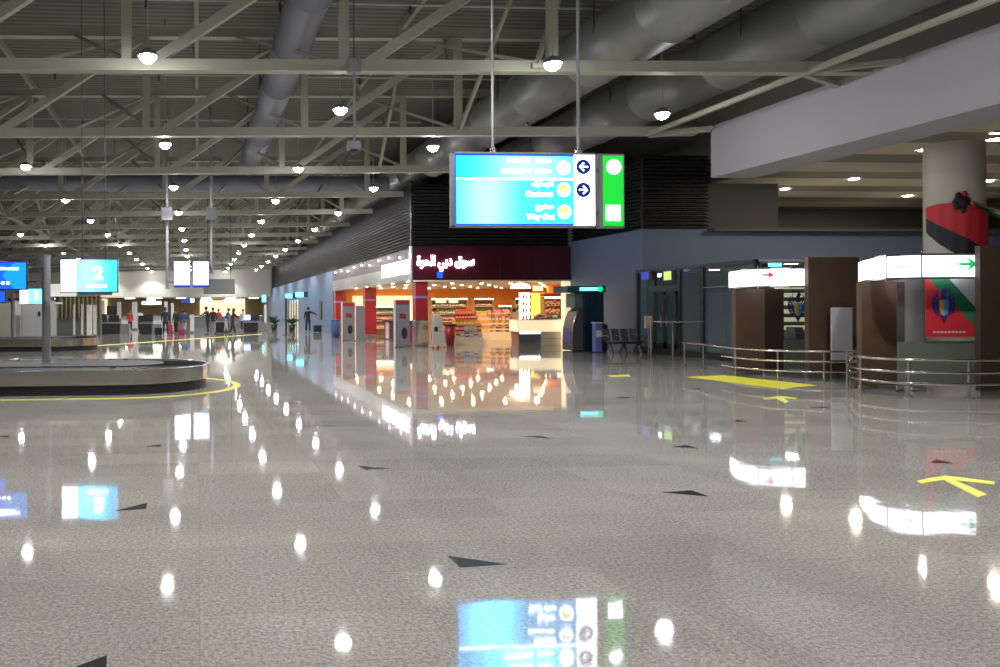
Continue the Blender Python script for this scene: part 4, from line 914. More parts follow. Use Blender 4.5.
t, a, b = shelving(544, 562, 44, [1.3, 1.75], 'red-topped gift shelving, on the orange wall behind the till', 'gift boxes behind the till', ['gold', 'red', 'white', 'brown'], 8, 'carton')
m = MB(); m.box(a-.04, b+.04, 43.95, 44.45, 2.28, 2.45, RED); m.build('red_header', t)
YG = mat('yellow_glow_panel', (.9, .6, .1), .5, emit=1.6, ecol=(1, .55, .08))
a = XY(526, 46); b = XY(545, 46); m = MB(); m.box(a, b, 46, 46.1, .0, 2.5, YG); m.box(a-.05, b+.05, 46.1, 46.14, 0, 2.55, WOODS); one('light_wall', m, 'glowing yellow panel on the wall behind the till counter', 'panel')
for k, (p0, p1, z0, z1, Y, lab) in enumerate(((436, 446, 1.95, 2.2, 45.9, 'left'), (449, 458, 1.95, 2.2, 45.9, 'right'), (533, 543, 2.5, 2.75, 40, 'rightmost, above the till'))):
    a = XY(p0, Y); b = XY(p1, Y); m = MB(); m.box(a, b, Y-.03, Y, z0, z1, CREAMG); m.box(a-.02, b+.02, Y, Y+.02, z0-.02, z1+.02, WHITE); one('shop_sign', m, 'small pale lit shop sign, ' + lab, 'sign')
# till counter
Yc = 32.9+.9; a = XY(517.5, Yc); b = XY(566, Yc); xm = XY(541, Yc)
t = thing('till_counter', 'cream glowing till counter at the right of the shop front', 'counter', ((a+b)/2, Yc, 0))
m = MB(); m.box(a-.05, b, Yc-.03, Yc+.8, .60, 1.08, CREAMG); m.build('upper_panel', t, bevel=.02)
m = MB(); m.box(a+.05, xm-.01, Yc, Yc+.8, 0, .58, INOX); m.build('steel_panel', t); m = MB(); m.box(a+.1, xm-.06, Yc-.02, Yc+.0, .50, .58, STRW); m.build('light_strip', t)
m = MB(); m.box(xm, b, Yc-.02, Yc+.8, 0, .59, CREAM); m.box(xm, b, Yc-.025, Yc-.02, .28, .30, WOODS); m.build('cream_panel', t)
m = MB(); m.box(a-.08, b+.02, Yc-.06, Yc+.85, 1.08, 1.12, CREAM); m.build('counter_top', t)
# tall glowing product tower
xt = XY(526, Yc+.4); t = thing('glass_display', 'tall bright glass display with white packs on the till counter', 'display case', (xt, Yc+.4, 1.12))
m = MB()
for z in (1.12, 1.42, 1.72, 2.02): m = MB(); m.box(xt-.24, xt+.24, Yc+.2, Yc+.6, z, z+.02, WHITE); m.build('shelf', t)
pass; m = MB(); m.box(xt-.22, xt+.22, Yc+.58, Yc+.6, 1.14, 2.3, STRW); m.build('lit_back', t)
for k, z in enumerate((1.14, 1.44, 1.74, 2.04)):
    for i in range(3): product('bottle', ['white', 'pink', 'gold'][i], xt-.15+i*.15, Yc+.32, z, .1, .1, .22, '%s bottle on level %s of the bright glass display' % (['white', 'pink', 'gold'][i], ['one', 'two', 'three', 'four'][k]), 'bottles in the glass display')
for i in range(7): product('carton', ['pink', 'red', 'white', 'brown'][i % 4], XY(534+i*2.7, Yc+.3), Yc+.25, 1.12, .11, .1, .16+.05*(i % 3), 'small %s carton in the row along the till counter' % ['pink', 'red', 'white', 'brown'][i % 4], 'cartons along the till counter')
product('carton', 'green', XY(556, Yc), Yc+.22, 1.12, .26, .15, .26, 'teal green box on the right part of the till counter', 'teal box on the counter')
person(436, 0, 30, 1.66, 'dark-haired shopper in the shop behind the white A-frame stand', PALE, BLK, loc=Vector((XY(435, 36.5), 36.5, 0)))
person(515, 0, 160, 1.62, 'shopper in dark trousers left of the till counter', cl('dusty_pink_top', (.4, .25, .24)), BLK, loc=Vector((XY(514.5, 37.3), 37.3, 0)))
person(400, 0, 0, 1.68, 'person with pale top inside the shop between the red side pillars', WSH, BLK, loc=Vector((11.9, 45.5, 0)))
# A-frame stand
Ya = 32.3; x0 = XY(431, Ya); x1 = XY(446.5, Ya); t = thing('a_frame_stand', 'white A-frame stand with dark gaps before the shop opening', 'stand', ((x0+x1)/2, Ya, 0)); h = 1.33; xm = (x0+x1)/2
WF = mat('white_frame', (.62, .58, .55), .4)
for s in (-1, 1):
    m = MB()
    m.beam((xm+s*(x1-x0)*.46, Ya, .03), (xm+s*.12, Ya+.2, h), .05, .04, WF); m.build('frame_leg', t)
    m = MB(); m.beam((xm+s*(x1-x0)*.44, Ya+.45, .03), (xm+s*.12, Ya+.25, h), .05, .04, WF); m.build('frame_leg', t)
m = MB(); m.prismY([(xm-.30, .12), (xm+.30, .12), (xm+.245, .62), (xm-.245, .62)], Ya-.01, Ya+.02, WF); m.build('lower_board', t)
m = MB(); m.prismY([(xm-.2, .9), (xm+.2, .9), (xm+.13, 1.28), (xm-.13, 1.28)], Ya+.08, Ya+.10, WF); m.build('upper_board', t)
m = MB(); m.box(xm-.02, xm+.02, Ya+.02, Ya+.05, .62, .95, WF); m.box(xm-.24, xm+.24, Ya+.03, Ya+.06, .62, .66, WF); m.build('rail', t)
# red bin
Yr = 34.2; xb = XY(450, Yr); t = thing('red_bin', 'tapered red bin with a black rim just inside the shop', 'bin', (xb, Yr, 0)); m = MB(); m.lathe([(.001, .02), (.15, .02), (.17, 0), (.26, .84), (.25, .84), (.14, .05), (.001, .05)], (xb, Yr, 0), RED, 20); m.build('tub', t)
m = MB(); m.lathe([(.25, .84), (.275, .84), (.275, .93), (.23, .93), (.001, .90)], (xb, Yr, 0), RUB, 20); m.build('rim', t)
# side: security gates with pictures, counter
GATE = mat('gate_grey', (.22, .22, .26), .35, 0, .06, 3)
def gate(px0, px1, py1, ztop, red, lab):
    p = PZ((px0+px1)/2, py1); Y = p.y; a = XY(px0, Y); b = XY(px1, Y); t = thing('security_gate', lab, 'security gate', ((a+b)/2, Y, 0))
    m = MB(); m.box(a, b, Y, Y+.12, .06, ztop, GATE); m.box(a-.04, b+.04, Y-.06, Y+.18, 0, .06, INOX); m.build('panel', t, bevel=.02)
    m = MB(); m.box(a-.05, a, Y-.02, Y+.14, .0, ztop+.02, WHITE); m.build('edge_light', t)
    m = MB(); m.box(a+.02, b-.02, Y-.01, Y, ztop-.18, ztop-.03, RED); m.build('red_header', t)
    w_ = (b-a); m = MB(); m.prismY([(a+w_*.25, ztop*.62), (a+w_*.75, ztop*.60), (a+w_*.7, ztop*.70), (a+w_*.3, ztop*.72)], Y-.012, Y, red); m.build('picture', t)
    m = MB(); n = 14; cxx = a+w_*.6; cz = ztop*.30; m.prismY([(cxx+w_*.2*math.cos(2*PI*i/n), cz+ztop*.12*math.sin(2*PI*i/n)) for i in range(n)], Y-.012, Y, BLACKP); m.build('picture', t)
gate(342.5, 355, 341, 1.95, RED, 'grey shop security gate further back with red header, left')
gate(395.5, 410, 347.5, 1.98, mat('brown_red', (.2, .03, .02), .4), 'grey shop security gate nearest the shop corner')
m = MB(); p = PZ(358, 341); m.box(p.x-.05, p.x+.35, p.y, p.y+.35, 0, 1.75, GATE); m.box(p.x-.06, p.x+.36, p.y-.01, p.y+.36, 1.75, 1.8, WHITE); one('gate_post', m, 'pale square post beside the left security gate', 'post')
a = PX(392, 330, 10.2).y; t = thing('side_counter', 'dark-topped counter with red panels between the side pillars', 'counter', (10.3, 39, 0))
m = MB(); m.box(10.0, 10.8, 38, 42.5, 0, .95, RED)
m.build('red_body', t); m = MB(); m.box(9.9, 10.9, 37.9, 42.6, .95, 1.02, DARK); m.build('counter_top', t)
for i in range(4): m = MB(); m.box(9.98, 10.0, 38.1+i*1.1, 38.8+i*1.1, .05, .9, WHITE if i % 2 else DARK); m.build('front_panel', t)
shelving(372, 395, 49.5, [.4, .85, 1.3], 'side bottle shelving, between the side pillars', 'bottles on the side shelving', BC, 14)
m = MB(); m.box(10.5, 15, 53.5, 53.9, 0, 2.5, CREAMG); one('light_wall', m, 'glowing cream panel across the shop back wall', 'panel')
m = MB(); p = PZ(337.5, 337.5); m.lathe([(.001, 0), (.24, 0), (.27, .95), (.22, 1.0), (.001, 1.02)], (p.x-.1, p.y, 0), mat('blue_bin', (.05, .12, .3), .4), 16); m.lathe([(.275, .93), (.285, .93), (.285, .99), (.24, 1.0)], (p.x-.1, p.y, 0), DARK, 16); one('blue_bin', m, 'round blue bin by the blue wall left of the shop side', 'bin')

# ------------------------------------------------------------------ doors and signs along the far blue wall
def wallX(py_list, X): pass
w = MB(); w.box(XR+.02, XR+.1, 72, 80, 0, 2.6, mat('pale_door_glass', (.35, .4, .40), .1, 0, .1, 1, alpha=.9)); struct('window_1', w, 'glazed doorway in the far blue wall')
fx = MB()
for y in (72, 74, 76, 78, 80): fx.box(XR-.02, XR+.02, y-.06, y+.06, 0, 2.6, DARK)
fx.box(XR-.02, XR+.02, 72, 80, 2.5, 2.6, DARK); one('glazed_doorway', fx, 'dark frame of the glazed doorway in the far blue wall', 'doorway')
for y0, y1, z0, lab in ((66, 73, 2.62, 'cyan lit sign on the far blue wall, nearer and higher'), (74, 82, 2.66, 'cyan lit sign on the far blue wall, further one')):
    t = thing('lit_sign', lab, 'sign', (XR, (y0+y1)/2, z0)); m = MB(); m.box(XR-.35, XR-.01, y0, y0+.2, z0, z0+.45, TEAL); m.build('casing', t); m = MB(); m.box(XR-1.0, XR-.35, y0, y0+.15, z0+.02, z0+.4, CYANL); m.build('lit_face', t)
p = PX(321, 312, XR); t = thing('wall_screen', 'narrow black upright panel on the blue wall', 'wall panel', (XR-.03, p.y, .9)); m = MB(); m.box(XR-.06, XR-.005, p.y-.6, p.y+.6, .85, 2.2, BLACKP); m.build('panel', t, bevel=.01)
m = MB(); m.box(XR-.065, XR-.06, p.y-.5, p.y+.5, .95, 2.1, DARK); m.build('glass_face', t)
x = XY(286, 50); m = MB(); m.cyl((x, 50, 0), (x, 50, 2.3), .06, BLACKP, 12); m.cyl((x, 50, 0), (x, 50, .03), .2, BLACKP, 16); m.cyl((x, 50, 2.3), (x, 50, 2.33), .075, DARK, 12); one('dark_post', m, 'slim black post on the floor before the far glazed doorway', 'post')
LEAF = mat('plant_leaf', (.03, .12, .05), .5, 0, .3, 10)
for px, Y, lab in ((274, 62, 'potted plant left of the black post'), (292, 60, 'potted plant right of the black post')):
    x = XY(px, Y); t = thing('potted_plant', lab, 'plant', (x, Y, 0)); m = MB(); m.lathe([(.001, 0), (.2, 0), (.28, .5), (.24, .5), (.001, .46)], (x, Y, 0), DARK, 14); m.build('pot', t); m = MB(); rnd = random.Random(px)
    for i in range(26):
        an = rnd.uniform(0, 2*PI); ln = rnd.uniform(.5, .95); el = rnd.uniform(.5, 1.3); p0 = Vector((x, Y, .48)); p1 = p0+Vector((math.cos(an)*math.cos(el), math.sin(an)*math.cos(el), math.sin(el)))*ln*.6; p2 = p0+Vector((math.cos(an)*math.cos(el)*1.3, math.sin(an)*math.cos(el)*1.3, math.sin(el)*.85))*ln; sd = Vector((-math.sin(an), math.cos(an), 0))*.06
        m.add([p0-sd*.3, p0+sd*.3, p1+sd, p2, p1-sd], [(0, 1, 2, 3, 4)], LEAF)
    m.build('leaves', t)

# ------------------------------------------------------------------ teal kiosk with cash machine
Yk = 28.6; a = PZ(571, 353.5); xa = XY(575, Yk); xb = XY(604, Yk)-.0; xb = min(xb, XW-.06)
t = thing('cash_machine', 'tall dark teal kiosk with a grey curved cash machine on its left side', 'cash machine', ((xa+xb)/2, Yk, 0))
xc = xa+.36; m = MB(); m.box(xc, xb, Yk, Yk+1.0, .05, 2.32, NAVY); m.box(xc+.03, xb-.03, Yk+.03, Yk+.97, 0, .05, BLACKP); m.build('kiosk_body', t, bevel=.02)
m = MB(); m.box(XY(566, Yk), xb+.02, Yk-.12, Yk+1.05, 2.18, 2.42, TEAL); m.build('canopy', t, bevel=.015)
p0 = XY(580, Yk-.13); p1 = XY(602.5, Yk-.13); m = MB(); m.box(p0, p1-.12, Yk-.135, Yk-.12, 2.24, 2.36, CYANL); m.build('lit_strip', t); m = MB(); m.cyl((p1-.08, Yk-.12, 2.30), (p1-.08, Yk-.14, 2.30), .10, mat('green_disc', (0, .6, .2), .3, emit=1.2, ecol=(0, .7, .2)), 18); m.build('green_disc', t)
m = MB(); m.prismY([(xc, .03), (xc-.42, .03), (xc-.43, .4), (xc-.40, .85), (xc-.32, 1.2), (xc-.2, 1.48), (xc, 1.6)], Yk+.08, Yk+.92, mat('machine_grey', (.13, .14, .14), .4, .2, .08, 4)); m.build('machine_body', t, bevel=.02)
m = MB(); m.tube([(xc-.43, Yk+.06, .06), (xc-.45, Yk+.06, .45), (xc-.42, Yk+.06, .86), (xc-.33, Yk+.06, 1.22), (xc-.21, Yk+.06, 1.5), (xc-.02, Yk+.06, 1.62)], .035, INOX, 8); m.build('curved_trim', t)
m = MB(); m.box(xc-.445, xc-.40, Yk+.2, Yk+.8, .35, .75, mat('machine_picture', (.2, .12, .4), .3, 0, .5, 12)); m.build('picture', t); m = MB(); m.box(xc-.30, xc, Yk+.15, Yk+.85, 1.62, 2.15, mat('grey_teal_panel', (.12, .2, .22), .4)); m.build('upper_panel', t)
for q in (xc-.36, xc-.06): m = MB(); m.cyl((q, Yk+.14, 0), (q, Yk+.14, .04), .035, BLACKP, 8); m.build('foot', t)
# blue drinks cooler
Yd = 28.2; xa = XY(595.5, Yd-.6); xb2 = XY(602.5, Yd-.6); t = thing('water_dispenser', 'small pale blue dispenser with dark back beside the teal kiosk', 'dispenser', ((xa+xb2)/2, Yd-.5, 0))
m = MB(); m.box(xa, xb2, Yd-.6, Yd-.32, .02, 1.05, mat('pale_blue_plastic', (.16, .2, .5), .35)); m.build('body', t, bevel=.03); m = MB(); m.box(xb2, xb2+.2, Yd-.58, Yd-.3, .0, 1.02, BLACKP); m.build('dark_back', t, bevel=.02); m = MB(); m.box(xa-.02, xb2, Yd-.62, Yd-.3, 1.05, 1.09, WHITE); m.box(xa+.02, xb2-.02, Yd-.615, Yd-.6, .55, .8, WHITE); m.build('lid', t)
# waiting bench
t = thing('waiting_bench', 'four-seat dark metal waiting bench in front of the blue wall', 'bench', (15.0, 26.9, 0)); PERF = mat('bench_metal', (.13, .125, .17), .35, .6, .15, 12)
Yn = 26.9; bx0 = XY(609, Yn); bx1 = XY(646, Yn); n = 4; sw = (bx1-bx0)/n
m = MB(); m.box(bx0+.05, bx1-.05, Yn+.2, Yn+.28, .33, .39, DARK); m.build('beam', t)
for i in range(n):
    x0 = bx0+i*sw+.03; x1 = x0+sw-.06
    m = MB(); m.add([(x0, Yn, .44), (x1, Yn, .44), (x1, Yn+.44, .40), (x0, Yn+.44, .40), (x0, Yn, .46), (x1, Yn, .46), (x1, Yn+.44, .42), (x0, Yn+.44, .42)], [(0, 3, 2, 1), (4, 5, 6, 7), (0, 1, 5, 4), (1, 2, 6, 5), (2, 3, 7, 6), (3, 0, 4, 7)], PERF); m.build('seat', t, bevel=.008)
    m = MB(); m.add([(x0, Yn+.46, .45), (x1, Yn+.46, .45), (x1, Yn+.58, .86), (x0, Yn+.58, .86), (x0, Yn+.48, .45), (x1, Yn+.48, .45), (x1, Yn+.60, .86), (x0, Yn+.60, .86)], [(0, 1, 2, 3), (7, 6, 5, 4), (0, 4, 5, 1), (1, 5, 6, 2), (2, 6, 7, 3), (3, 7, 4, 0)], PERF); m.build('backrest', t, bevel=.008)
for i in range(n+1):
    x = bx0+i*sw; m = MB(); m.tube([(x, Yn+.5, .62), (x, Yn+.1, .62), (x, Yn+.02, .57), (x, Yn+.05, .42)], .018, INOX, 8); m.build('armrest', t)
for x in (bx0+.5*sw, bx0+2*sw, bx1-.5*sw):
    m = MB(); m.beam((x, Yn+.24, .33), (x, Yn+.02, .0), .05, .03, INOX); m.beam((x, Yn+.24, .33), (x, Yn+.52, .0), .05, .03, INOX); m.build('leg', t)

# ------------------------------------------------------------------ glazed lobby (box in front of the end wall)
Yg0 = PX(756, 340, 15.75).y; Yg1 = 27.7; XG = 15.75
FR = mat('dark_door_frame', (.035, .04, .045), .35, .4, .1, 5)
yy = lambda px: PX(px, 330, XG).y
gl = MB(); gl.box(XG+.02, XG+.04, Yg0, Yg1, .1, 2.85, mat('lobby_glass', (.20, .27, .30), .05, 0, .05, 1, alpha=.30)); struct('window_2', gl, 'tinted glass front of the lobby')
LOB = t = thing('glazed_lobby', 'dark metal framed glazed lobby right of the bench', 'lobby', (XG, (Yg0+Yg1)/2, 0))
for px, wd in ((638, .13), (655, .14), (680, .12), (703, .14), (756, .1)):
    y = yy(px); m = MB(); m.box(XG-.04, XG+.08, y-wd/2, y+wd/2, 0, 2.9, FR); m.build('mullion', t)
m = MB(); m.box(XG-.04, XG+.08, Yg0, Yg1, 2.84, 2.96, FR); m.build('head_rail', t)
m = MB(); m.box(XG-.05, XG+.09, Yg0, Yg1, 0, .22, FR); m.build('plinth', t)
m = MB(); m.box(XG-.05, XG+.09, yy(680), yy(655), 2.15, 2.35, FR); m.build('transom', t); m = MB(); m.box(XG-.03, XG+.06, yy(756), yy(703), 2.2, 2.24, GREYM); m.build('transom', t)
for k in (0, 1):
    y0, y1 = yy(680)+.08, yy(655)-.08; ym = (y0+y1)/2; q0, q1 = (y0, ym-.01) if k == 0 else (ym+.01, y1); dd = bpy.data.objects.new('door', None); C.objects.link(dd); dd.parent = LOB; dd.location = (-.06, 0, .22); m = MB()
    m.box(XG-.08, XG-.05, q0, q0+.09, .23, 2.14, FR); m.box(XG-.08, XG-.05, q1-.09, q1, .23, 2.14, FR); m.box(XG-.08, XG-.05, q0, q1, 2.04, 2.14, FR); m.box(XG-.08, XG-.05, q0, q1, .23, .4, FR); m.build('door_frame', dd)
    m = MB(); m.box(XG-.07, XG-.06, q0+.09, q1-.09, .4, 2.04, GLASS); m.build('glass', dd)
    m = MB(); m.cyl((XG-.12, q1-.15 if k == 0 else q0+.15, .95), (XG-.12, q1-.15 if k == 0 else q0+.15, 1.35), .018, CHROME, 8); m.build('handle', dd)
def boxsignX(px0, px1, py0, py1, mt, lab, d=.1, X=XG-.15):
    a = PX(px0, py0, X); b = PX(px1, py1, X); t = thing('small_sign', lab, 'sign', (X, (a.y+b.y)/2, b.z)); m = MB(); m.box(X, X+d, b.y, a.y, b.z, a.z, GREYM); m.build('casing', t); m = MB(); m.box(X-.006, X, b.y+.02, a.y-.02, b.z+.01, a.z-.01, mt); m.build('lit_face', t)
boxsignX(641, 649, 272.5, 279.5, mat('dim_blue_face', (.02, .04, .4), .3, emit=.5, ecol=(.03, .06, .7)), 'small blue sign at the top left of the lobby glass')
boxsignX(663.5, 671.5, 271.5, 280, mat('lime_face', (.4, .6, .15), .3, emit=1.1, ecol=(.45, .75, .12)), 'small lime green lit sign above the lobby doors')
boxsignX(657.5, 661.5, 273.5, 277, WLIT, 'tiny white lit sign above the lobby doors')
# lobby interior
w = MB(); w.box(XG+3.9, XG+4.1, Yg0-3, Yg1, 0, 2.9, mat('lobby_inner_wall', (.22, .26, .27), .6, 0, .1, .6)); struct('wall_lobby', w, 'pale inner wall of the lobby')
w = MB(); w.box(XG+.1, XG+3.9, Yg0, Yg1, 2.9, 2.96, WHITE); struct('ceiling_lobby', w)
LB = mat('lobby_lamp', (1, 1, 1), .3, emit=45., ecol=(.85, .95, 1))
for i, y in enumerate((Yg0+1.2, Yg1-1.4)):
    spot('lobby_light', XG+2, y, 2.899, .22, LB, 'ceiling light inside the glazed lobby, %s' % ('nearer' if i == 0 else 'further'), 'ceiling light', 'lights inside the lobby')
for k, (px, X, z1) in enumerate(((716, 17.6, 2.1), (740, 18.0, 2.1))):
    y = PX(px, 320, X).y; m = MB(); m.box(X, X+.2, y-.5, y+.5, 0, z1, FR); m.box(X-.01, X, y-.42, y+.42, .1, z1-.1, GREYM); one('inner_door', m, 'grey inner door behind the lobby glass, %s' % ('left' if k == 0 else 'right'), 'door')
# entry posts with curved tops and thin barrier
def post(px, py, h, lab, r=.025, hook=0):
    p = PZ(px, py); m = MB(); P_ = [(p.x, p.y, 0), (p.x, p.y, h-.12)]
    if hook: P_ += [(p.x-.02, p.y, h-.04), (p.x-.10, p.y, h), (p.x-.2, p.y, h)]
    else: P_ += [(p.x, p.y, h)]
    m.tube(P_, r, CHROME, 8); m.cyl((p.x, p.y, 0), (p.x, p.y, .02), .13 if not hook else .07, CHROME, 14); return one('barrier_post', m, lab, 'post'), p
_, pa = post(651, 358.5, 1.35, 'tall hooked steel post before the lobby doors', .03, 1); _, pb = post(673, 361, 1.2, 'straight steel post right of the hooked one before the lobby', .025)
m = MB(); m.tube([(pa.x+.05, pa.y, 1.15), (pb.x-.03, pb.y, 1.17)], .018, CHROME, 8); m.tube([(pb.x+.03, pb.y, 1.17), (pb.x+.5, pb.y-.7, 1.19)], .018, CHROME, 8); one('barrier_rail', m, 'thin steel rail between the posts before the lobby doors', 'rail')
m = MB(); q = PZ(648.5, 358); m.box(q.x-.02, q.x+.2, q.y+.1, q.y+.2, .95, 1.35, mat('tan_box', (.45, .36, .25), .5)); m.tube([(q.x+.09, q.y+.15, 0), (q.x+.09, q.y+.15, .95)], .02, CHROME, 8); one('post_box', m, 'small tan box on a post beside the hooked post', 'box')

# ------------------------------------------------------------------ customs booths
def plan(L): return [(XY(px, Y), Y) for px, Y in L]
def eagle(name, cx, cz, s, y, parent, mt, dark):
    e = MB()
    for sg in (-1, 1):
        for k in range(7):
            an = math.radians(62-k*19); r0_, r1_ = .26*s, (.95-.045*k)*s; a2 = an+math.radians(5)*(-1)
            c0 = (cx+sg*r0_*math.cos(an-.2), cz+r0_*math.sin(an-.2)-.05*s); c1 = (cx+sg*r1_*.7*math.cos(an-.1)+0, cz+r1_*.75*math.sin(an-.05)); c2 = (cx+sg*r1_*.82*math.cos(an+.12), cz+r1_*math.sin(an+.14)+.1*s); wd = .055*s
            e.prismY([(c0[0], c0[1]-wd), (c1[0]+sg*wd, c1[1]-wd), c2, (c1[0]-sg*wd*.6, c1[1]+wd), (c0[0], c0[1]+wd)], y-.006-.0004*k, y, mt)
    e.prismY([(cx-.16*s, cz+.35*s), (cx-.10*s, cz+.72*s), (cx+.02*s, cz+.95*s), (cx+.16*s, cz+.88*s), (cx+.27*s, cz+.78*s), (cx+.12*s, cz+.74*s), (cx+.16*s, cz+.35*s)], y-.008, y, mt)
    e.prismY([(cx-.2*s, cz-.45*s), (cx, cz-.85*s), (cx+.2*s, cz-.45*s)], y-.008, y, mt); e.build(name, parent)
    sh = [(0, -.5), (-.17, -.38), (-.25, -.1), (-.25, .3), (0, .34)]
    e = MB(); e.prismY([(cx+a*s, cz+b*s) for a, b in sh], y-.013, y-.008, mat('shield_orange', (.6, .32, .08), .4)); e.build('shield_half', parent)
    e = MB(); e.prismY([(cx-a*s, cz+b*s) for a, b in sh], y-.013, y-.008, mat('shield_blue', (.06, .28, .55), .4)); e.build('shield_half', parent)
EAG = mat('emblem_navy', (.015, .025, .10), .4)
REDL = mat('red_arrow_print', (.7, .02, .06), .4, emit=.6, ecol=(.9, .03, .1)); GRNL = mat('green_arrow_print', (.02, .4, .12), .4, emit=.5, ecol=(.02, .6, .15)); GRL = mat('grey_green_print', (.3, .5, .42), .4, emit=.9, ecol=(.35, .6, .5))
FLIT = mat('booth_fascia_face', (.9, .9, .95), .3, emit=2.6, ecol=(.84, .84, 1.0))
def fascia(pl, z0, z1, lab):
    t = thing('booth_fascia', lab, 'lit fascia', (pl[-1][0], pl[-1][1], z0)); m = MB(); m.wallpath(pl, z0+.035, z1-.035, .18, FLIT); m.build('lit_face', t)
    for nm, a, b in (('lower_rail', z0, z0+.035), ('upper_rail', z1-.035, z1)):
        m = MB(); m.wallpath([(x, y-.02) for x, y in pl], a, b, .22, CHROME); m.build(nm, t)
    for i in range(0, len(pl), 2):
        x, y = pl[i]; m = MB(); m.cyl((x, y-.035, z0-.03), (x, y-.035, z1+.05), .012, CHROME, 8); m.build('clip', t)
    return t
def densify(L, n=3):
    out = []
    for i in range(len(L)-1):
        for k in range(n): out.append((L[i][0]+(L[i+1][0]-L[i][0])*k/n, L[i][1]+(L[i+1][1]-L[i][1])*k/n))
    return out+[L[-1]]
# left booth (further)
F2 = plan([(729, 18.9), (733, 18.4), (739, 18.0), (747, 17.65), (757, 17.4), (770, 17.25), (790, 17.2), (809, 17.2)])
ft2 = ft = fascia(F2, 2.05, 2.50, 'curved white lit fascia with a red arrow over the left booth')
c = PY(768, 275, 17.2); y = 17.2
m = MB(); m.prismY([(c.x-.13, c.z-.022), (c.x+.02, c.z-.022), (c.x-.01, c.z-.075), (c.x+.13, c.z), (c.x-.01, c.z+.075), (c.x+.02, c.z+.022), (c.x-.13, c.z+.022)], y-.04, y-.0, REDL); m.build('red_arrow', ft)
def bpanel(px0, px1, Y, z1, mt, lab, d=.12, name='booth_panel', z0=0.):
    a = XY(px0, Y); b = XY(px1, Y); t = thing(name, lab, 'panel', ((a+b)/2, Y, z0)); m = MB(); m.box(a, b, Y, Y+d, z0+(.08 if z0 == 0 else 0), z1, mt); m.build('board', t, bevel=.004)
    if z0 == 0: m = MB(); m.box(a+.01, b-.01, Y+.02, Y+d-.02, 0, .08, INOX); m.build('skirting', t)
    return t
P1 = bpanel(735.5, 763.5, 18.1, 2.04, BROWN, 'brown panel at the left of the left booth under the fascia')
P2 = bpanel(764.5, 784, 18.3, 2.04, BROWND, 'dark brown recessed panel in the left booth')
P3 = bpanel(808.5, 860, 17.0, 2.72, BROWN, 'wide tall brown panel between the two booths')
def booth_glass(px0, px1, Y, zm, lab, z1=2.08):
    a = XY(px0, Y); b = XY(px1, Y); t = thing('booth_glass', lab, 'glass screen', ((a+b)/2, Y, 0)); m = MB(); m.box(a, b, Y, Y+.02, .12, zm, FROST); m.build('frosted_pane', t)
    m = MB(); m.box(a, b, Y, Y+.02, zm, z1, mat('clear_booth_glass', (.3, .32, .3), .03, 0, 0, 1, alpha=.12)); m.build('clear_pane', t); return t, a, b
bt2, a, b = booth_glass(784, 808.5, 18.2, .82, 'glass screen of the left booth with a dark winged emblem')
c = PY(797.5, 307, 18.2); eagle('emblem_wings', c.x, c.z-.03, .40, 18.19, bt2, EAG, BLACKP)
m = MB(); m.box(XY(787, 19), XY(806, 19), 18.7, 19.2, .82, .95, BLACKP); m.box(XY(789, 19), XY(797, 19), 18.8, 19.1, .95, 1.1, DARK); one('booth_desk', m, 'dark desk inside the left booth behind the emblem glass', 'desk')
# interior shelves with light behind the glass
LSH = mat('lit_shelf', (.8, .8, .55), .5, emit=.5, ecol=(.75, .75, .45))
def back_shelf(px0, px1, Y, z0, z1, lab):
    a = XY(px0, Y); b = XY(px1, Y); t = thing('lit_back_shelf', lab, 'shelf', ((a+b)/2, Y, 0)); m = MB(); m.box(a, b, Y+.3, Y+.35, 0, z1, DARK); m.build('back_panel', t); n = 6
    for i in range(n): z = z0+(z1-z0)*i/n; m = MB(); m.box(a, b, Y+.27, Y+.3, z+.05, z+.17, LSH); m.build('lit_slot', t); m = MB(); m.box(a, b, Y, Y+.3, z, z+.03, DARK); m.build('shelf_board', t)
back_shelf(782, 812, 21.5, .9, 2.3, 'dimly lit shelf seen through the left booth glass')
# poster easel
Yp = 16.75; a = XY(831.5, Yp); b = XY(852.5, Yp); z0 = PY(840, 360, Yp).z; z1 = PY(840, 307.5, Yp).z
t = thing('notice_board', 'blank white notice board in front of the wide brown panel', 'board', ((a+b)/2, Yp, 0)); m = MB(); m.box(a, b, Yp, Yp+.03, z0, z1, mat('notice_white', (.62, .62, .66), .5, 0, .03, 2)); m.build('board', t, bevel=.004)
for s, x in ((0, a+.03), (1, b-.03)): m = MB(); m.cyl((x, Yp+.05, 0), (x, Yp+.05, z1-.05), .015, GREYM, 8); m.build('leg', t)
m = MB(); x = XY(855.5, Yp); m.box(x-.03, x+.04, Yp, Yp+.08, .7, .95, BLACKP); m.cyl((x, Yp+.04, 0), (x, Yp+.04, .7), .02, DARK, 8); one('card_reader', m, 'small black box on a post right of the notice board', 'device')
t = thing('lobby_sign', 'small cyan lit sign above the left booth fascia', 'sign', (0, 0, 0)); a = PY(765, 260.5, 22.5); b = PY(782, 266.5, 22.5); t.location = ((a.x+b.x)/2, 22.5, b.z)
m = MB(); m.box(a.x, b.x, 22.5, 22.65, b.z, a.z, TEAL); m.build('casing', t); m = MB(); m.box(a.x+.1, b.x-.03, 22.48, 22.5, b.z, a.z-.05, CYANL); m.build('lit_face', t); m = MB(); m.box(a.x+.1, b.x-.1, 22.52, 22.62, 2.96, b.z+.02, DARK); m.build('foot', t)
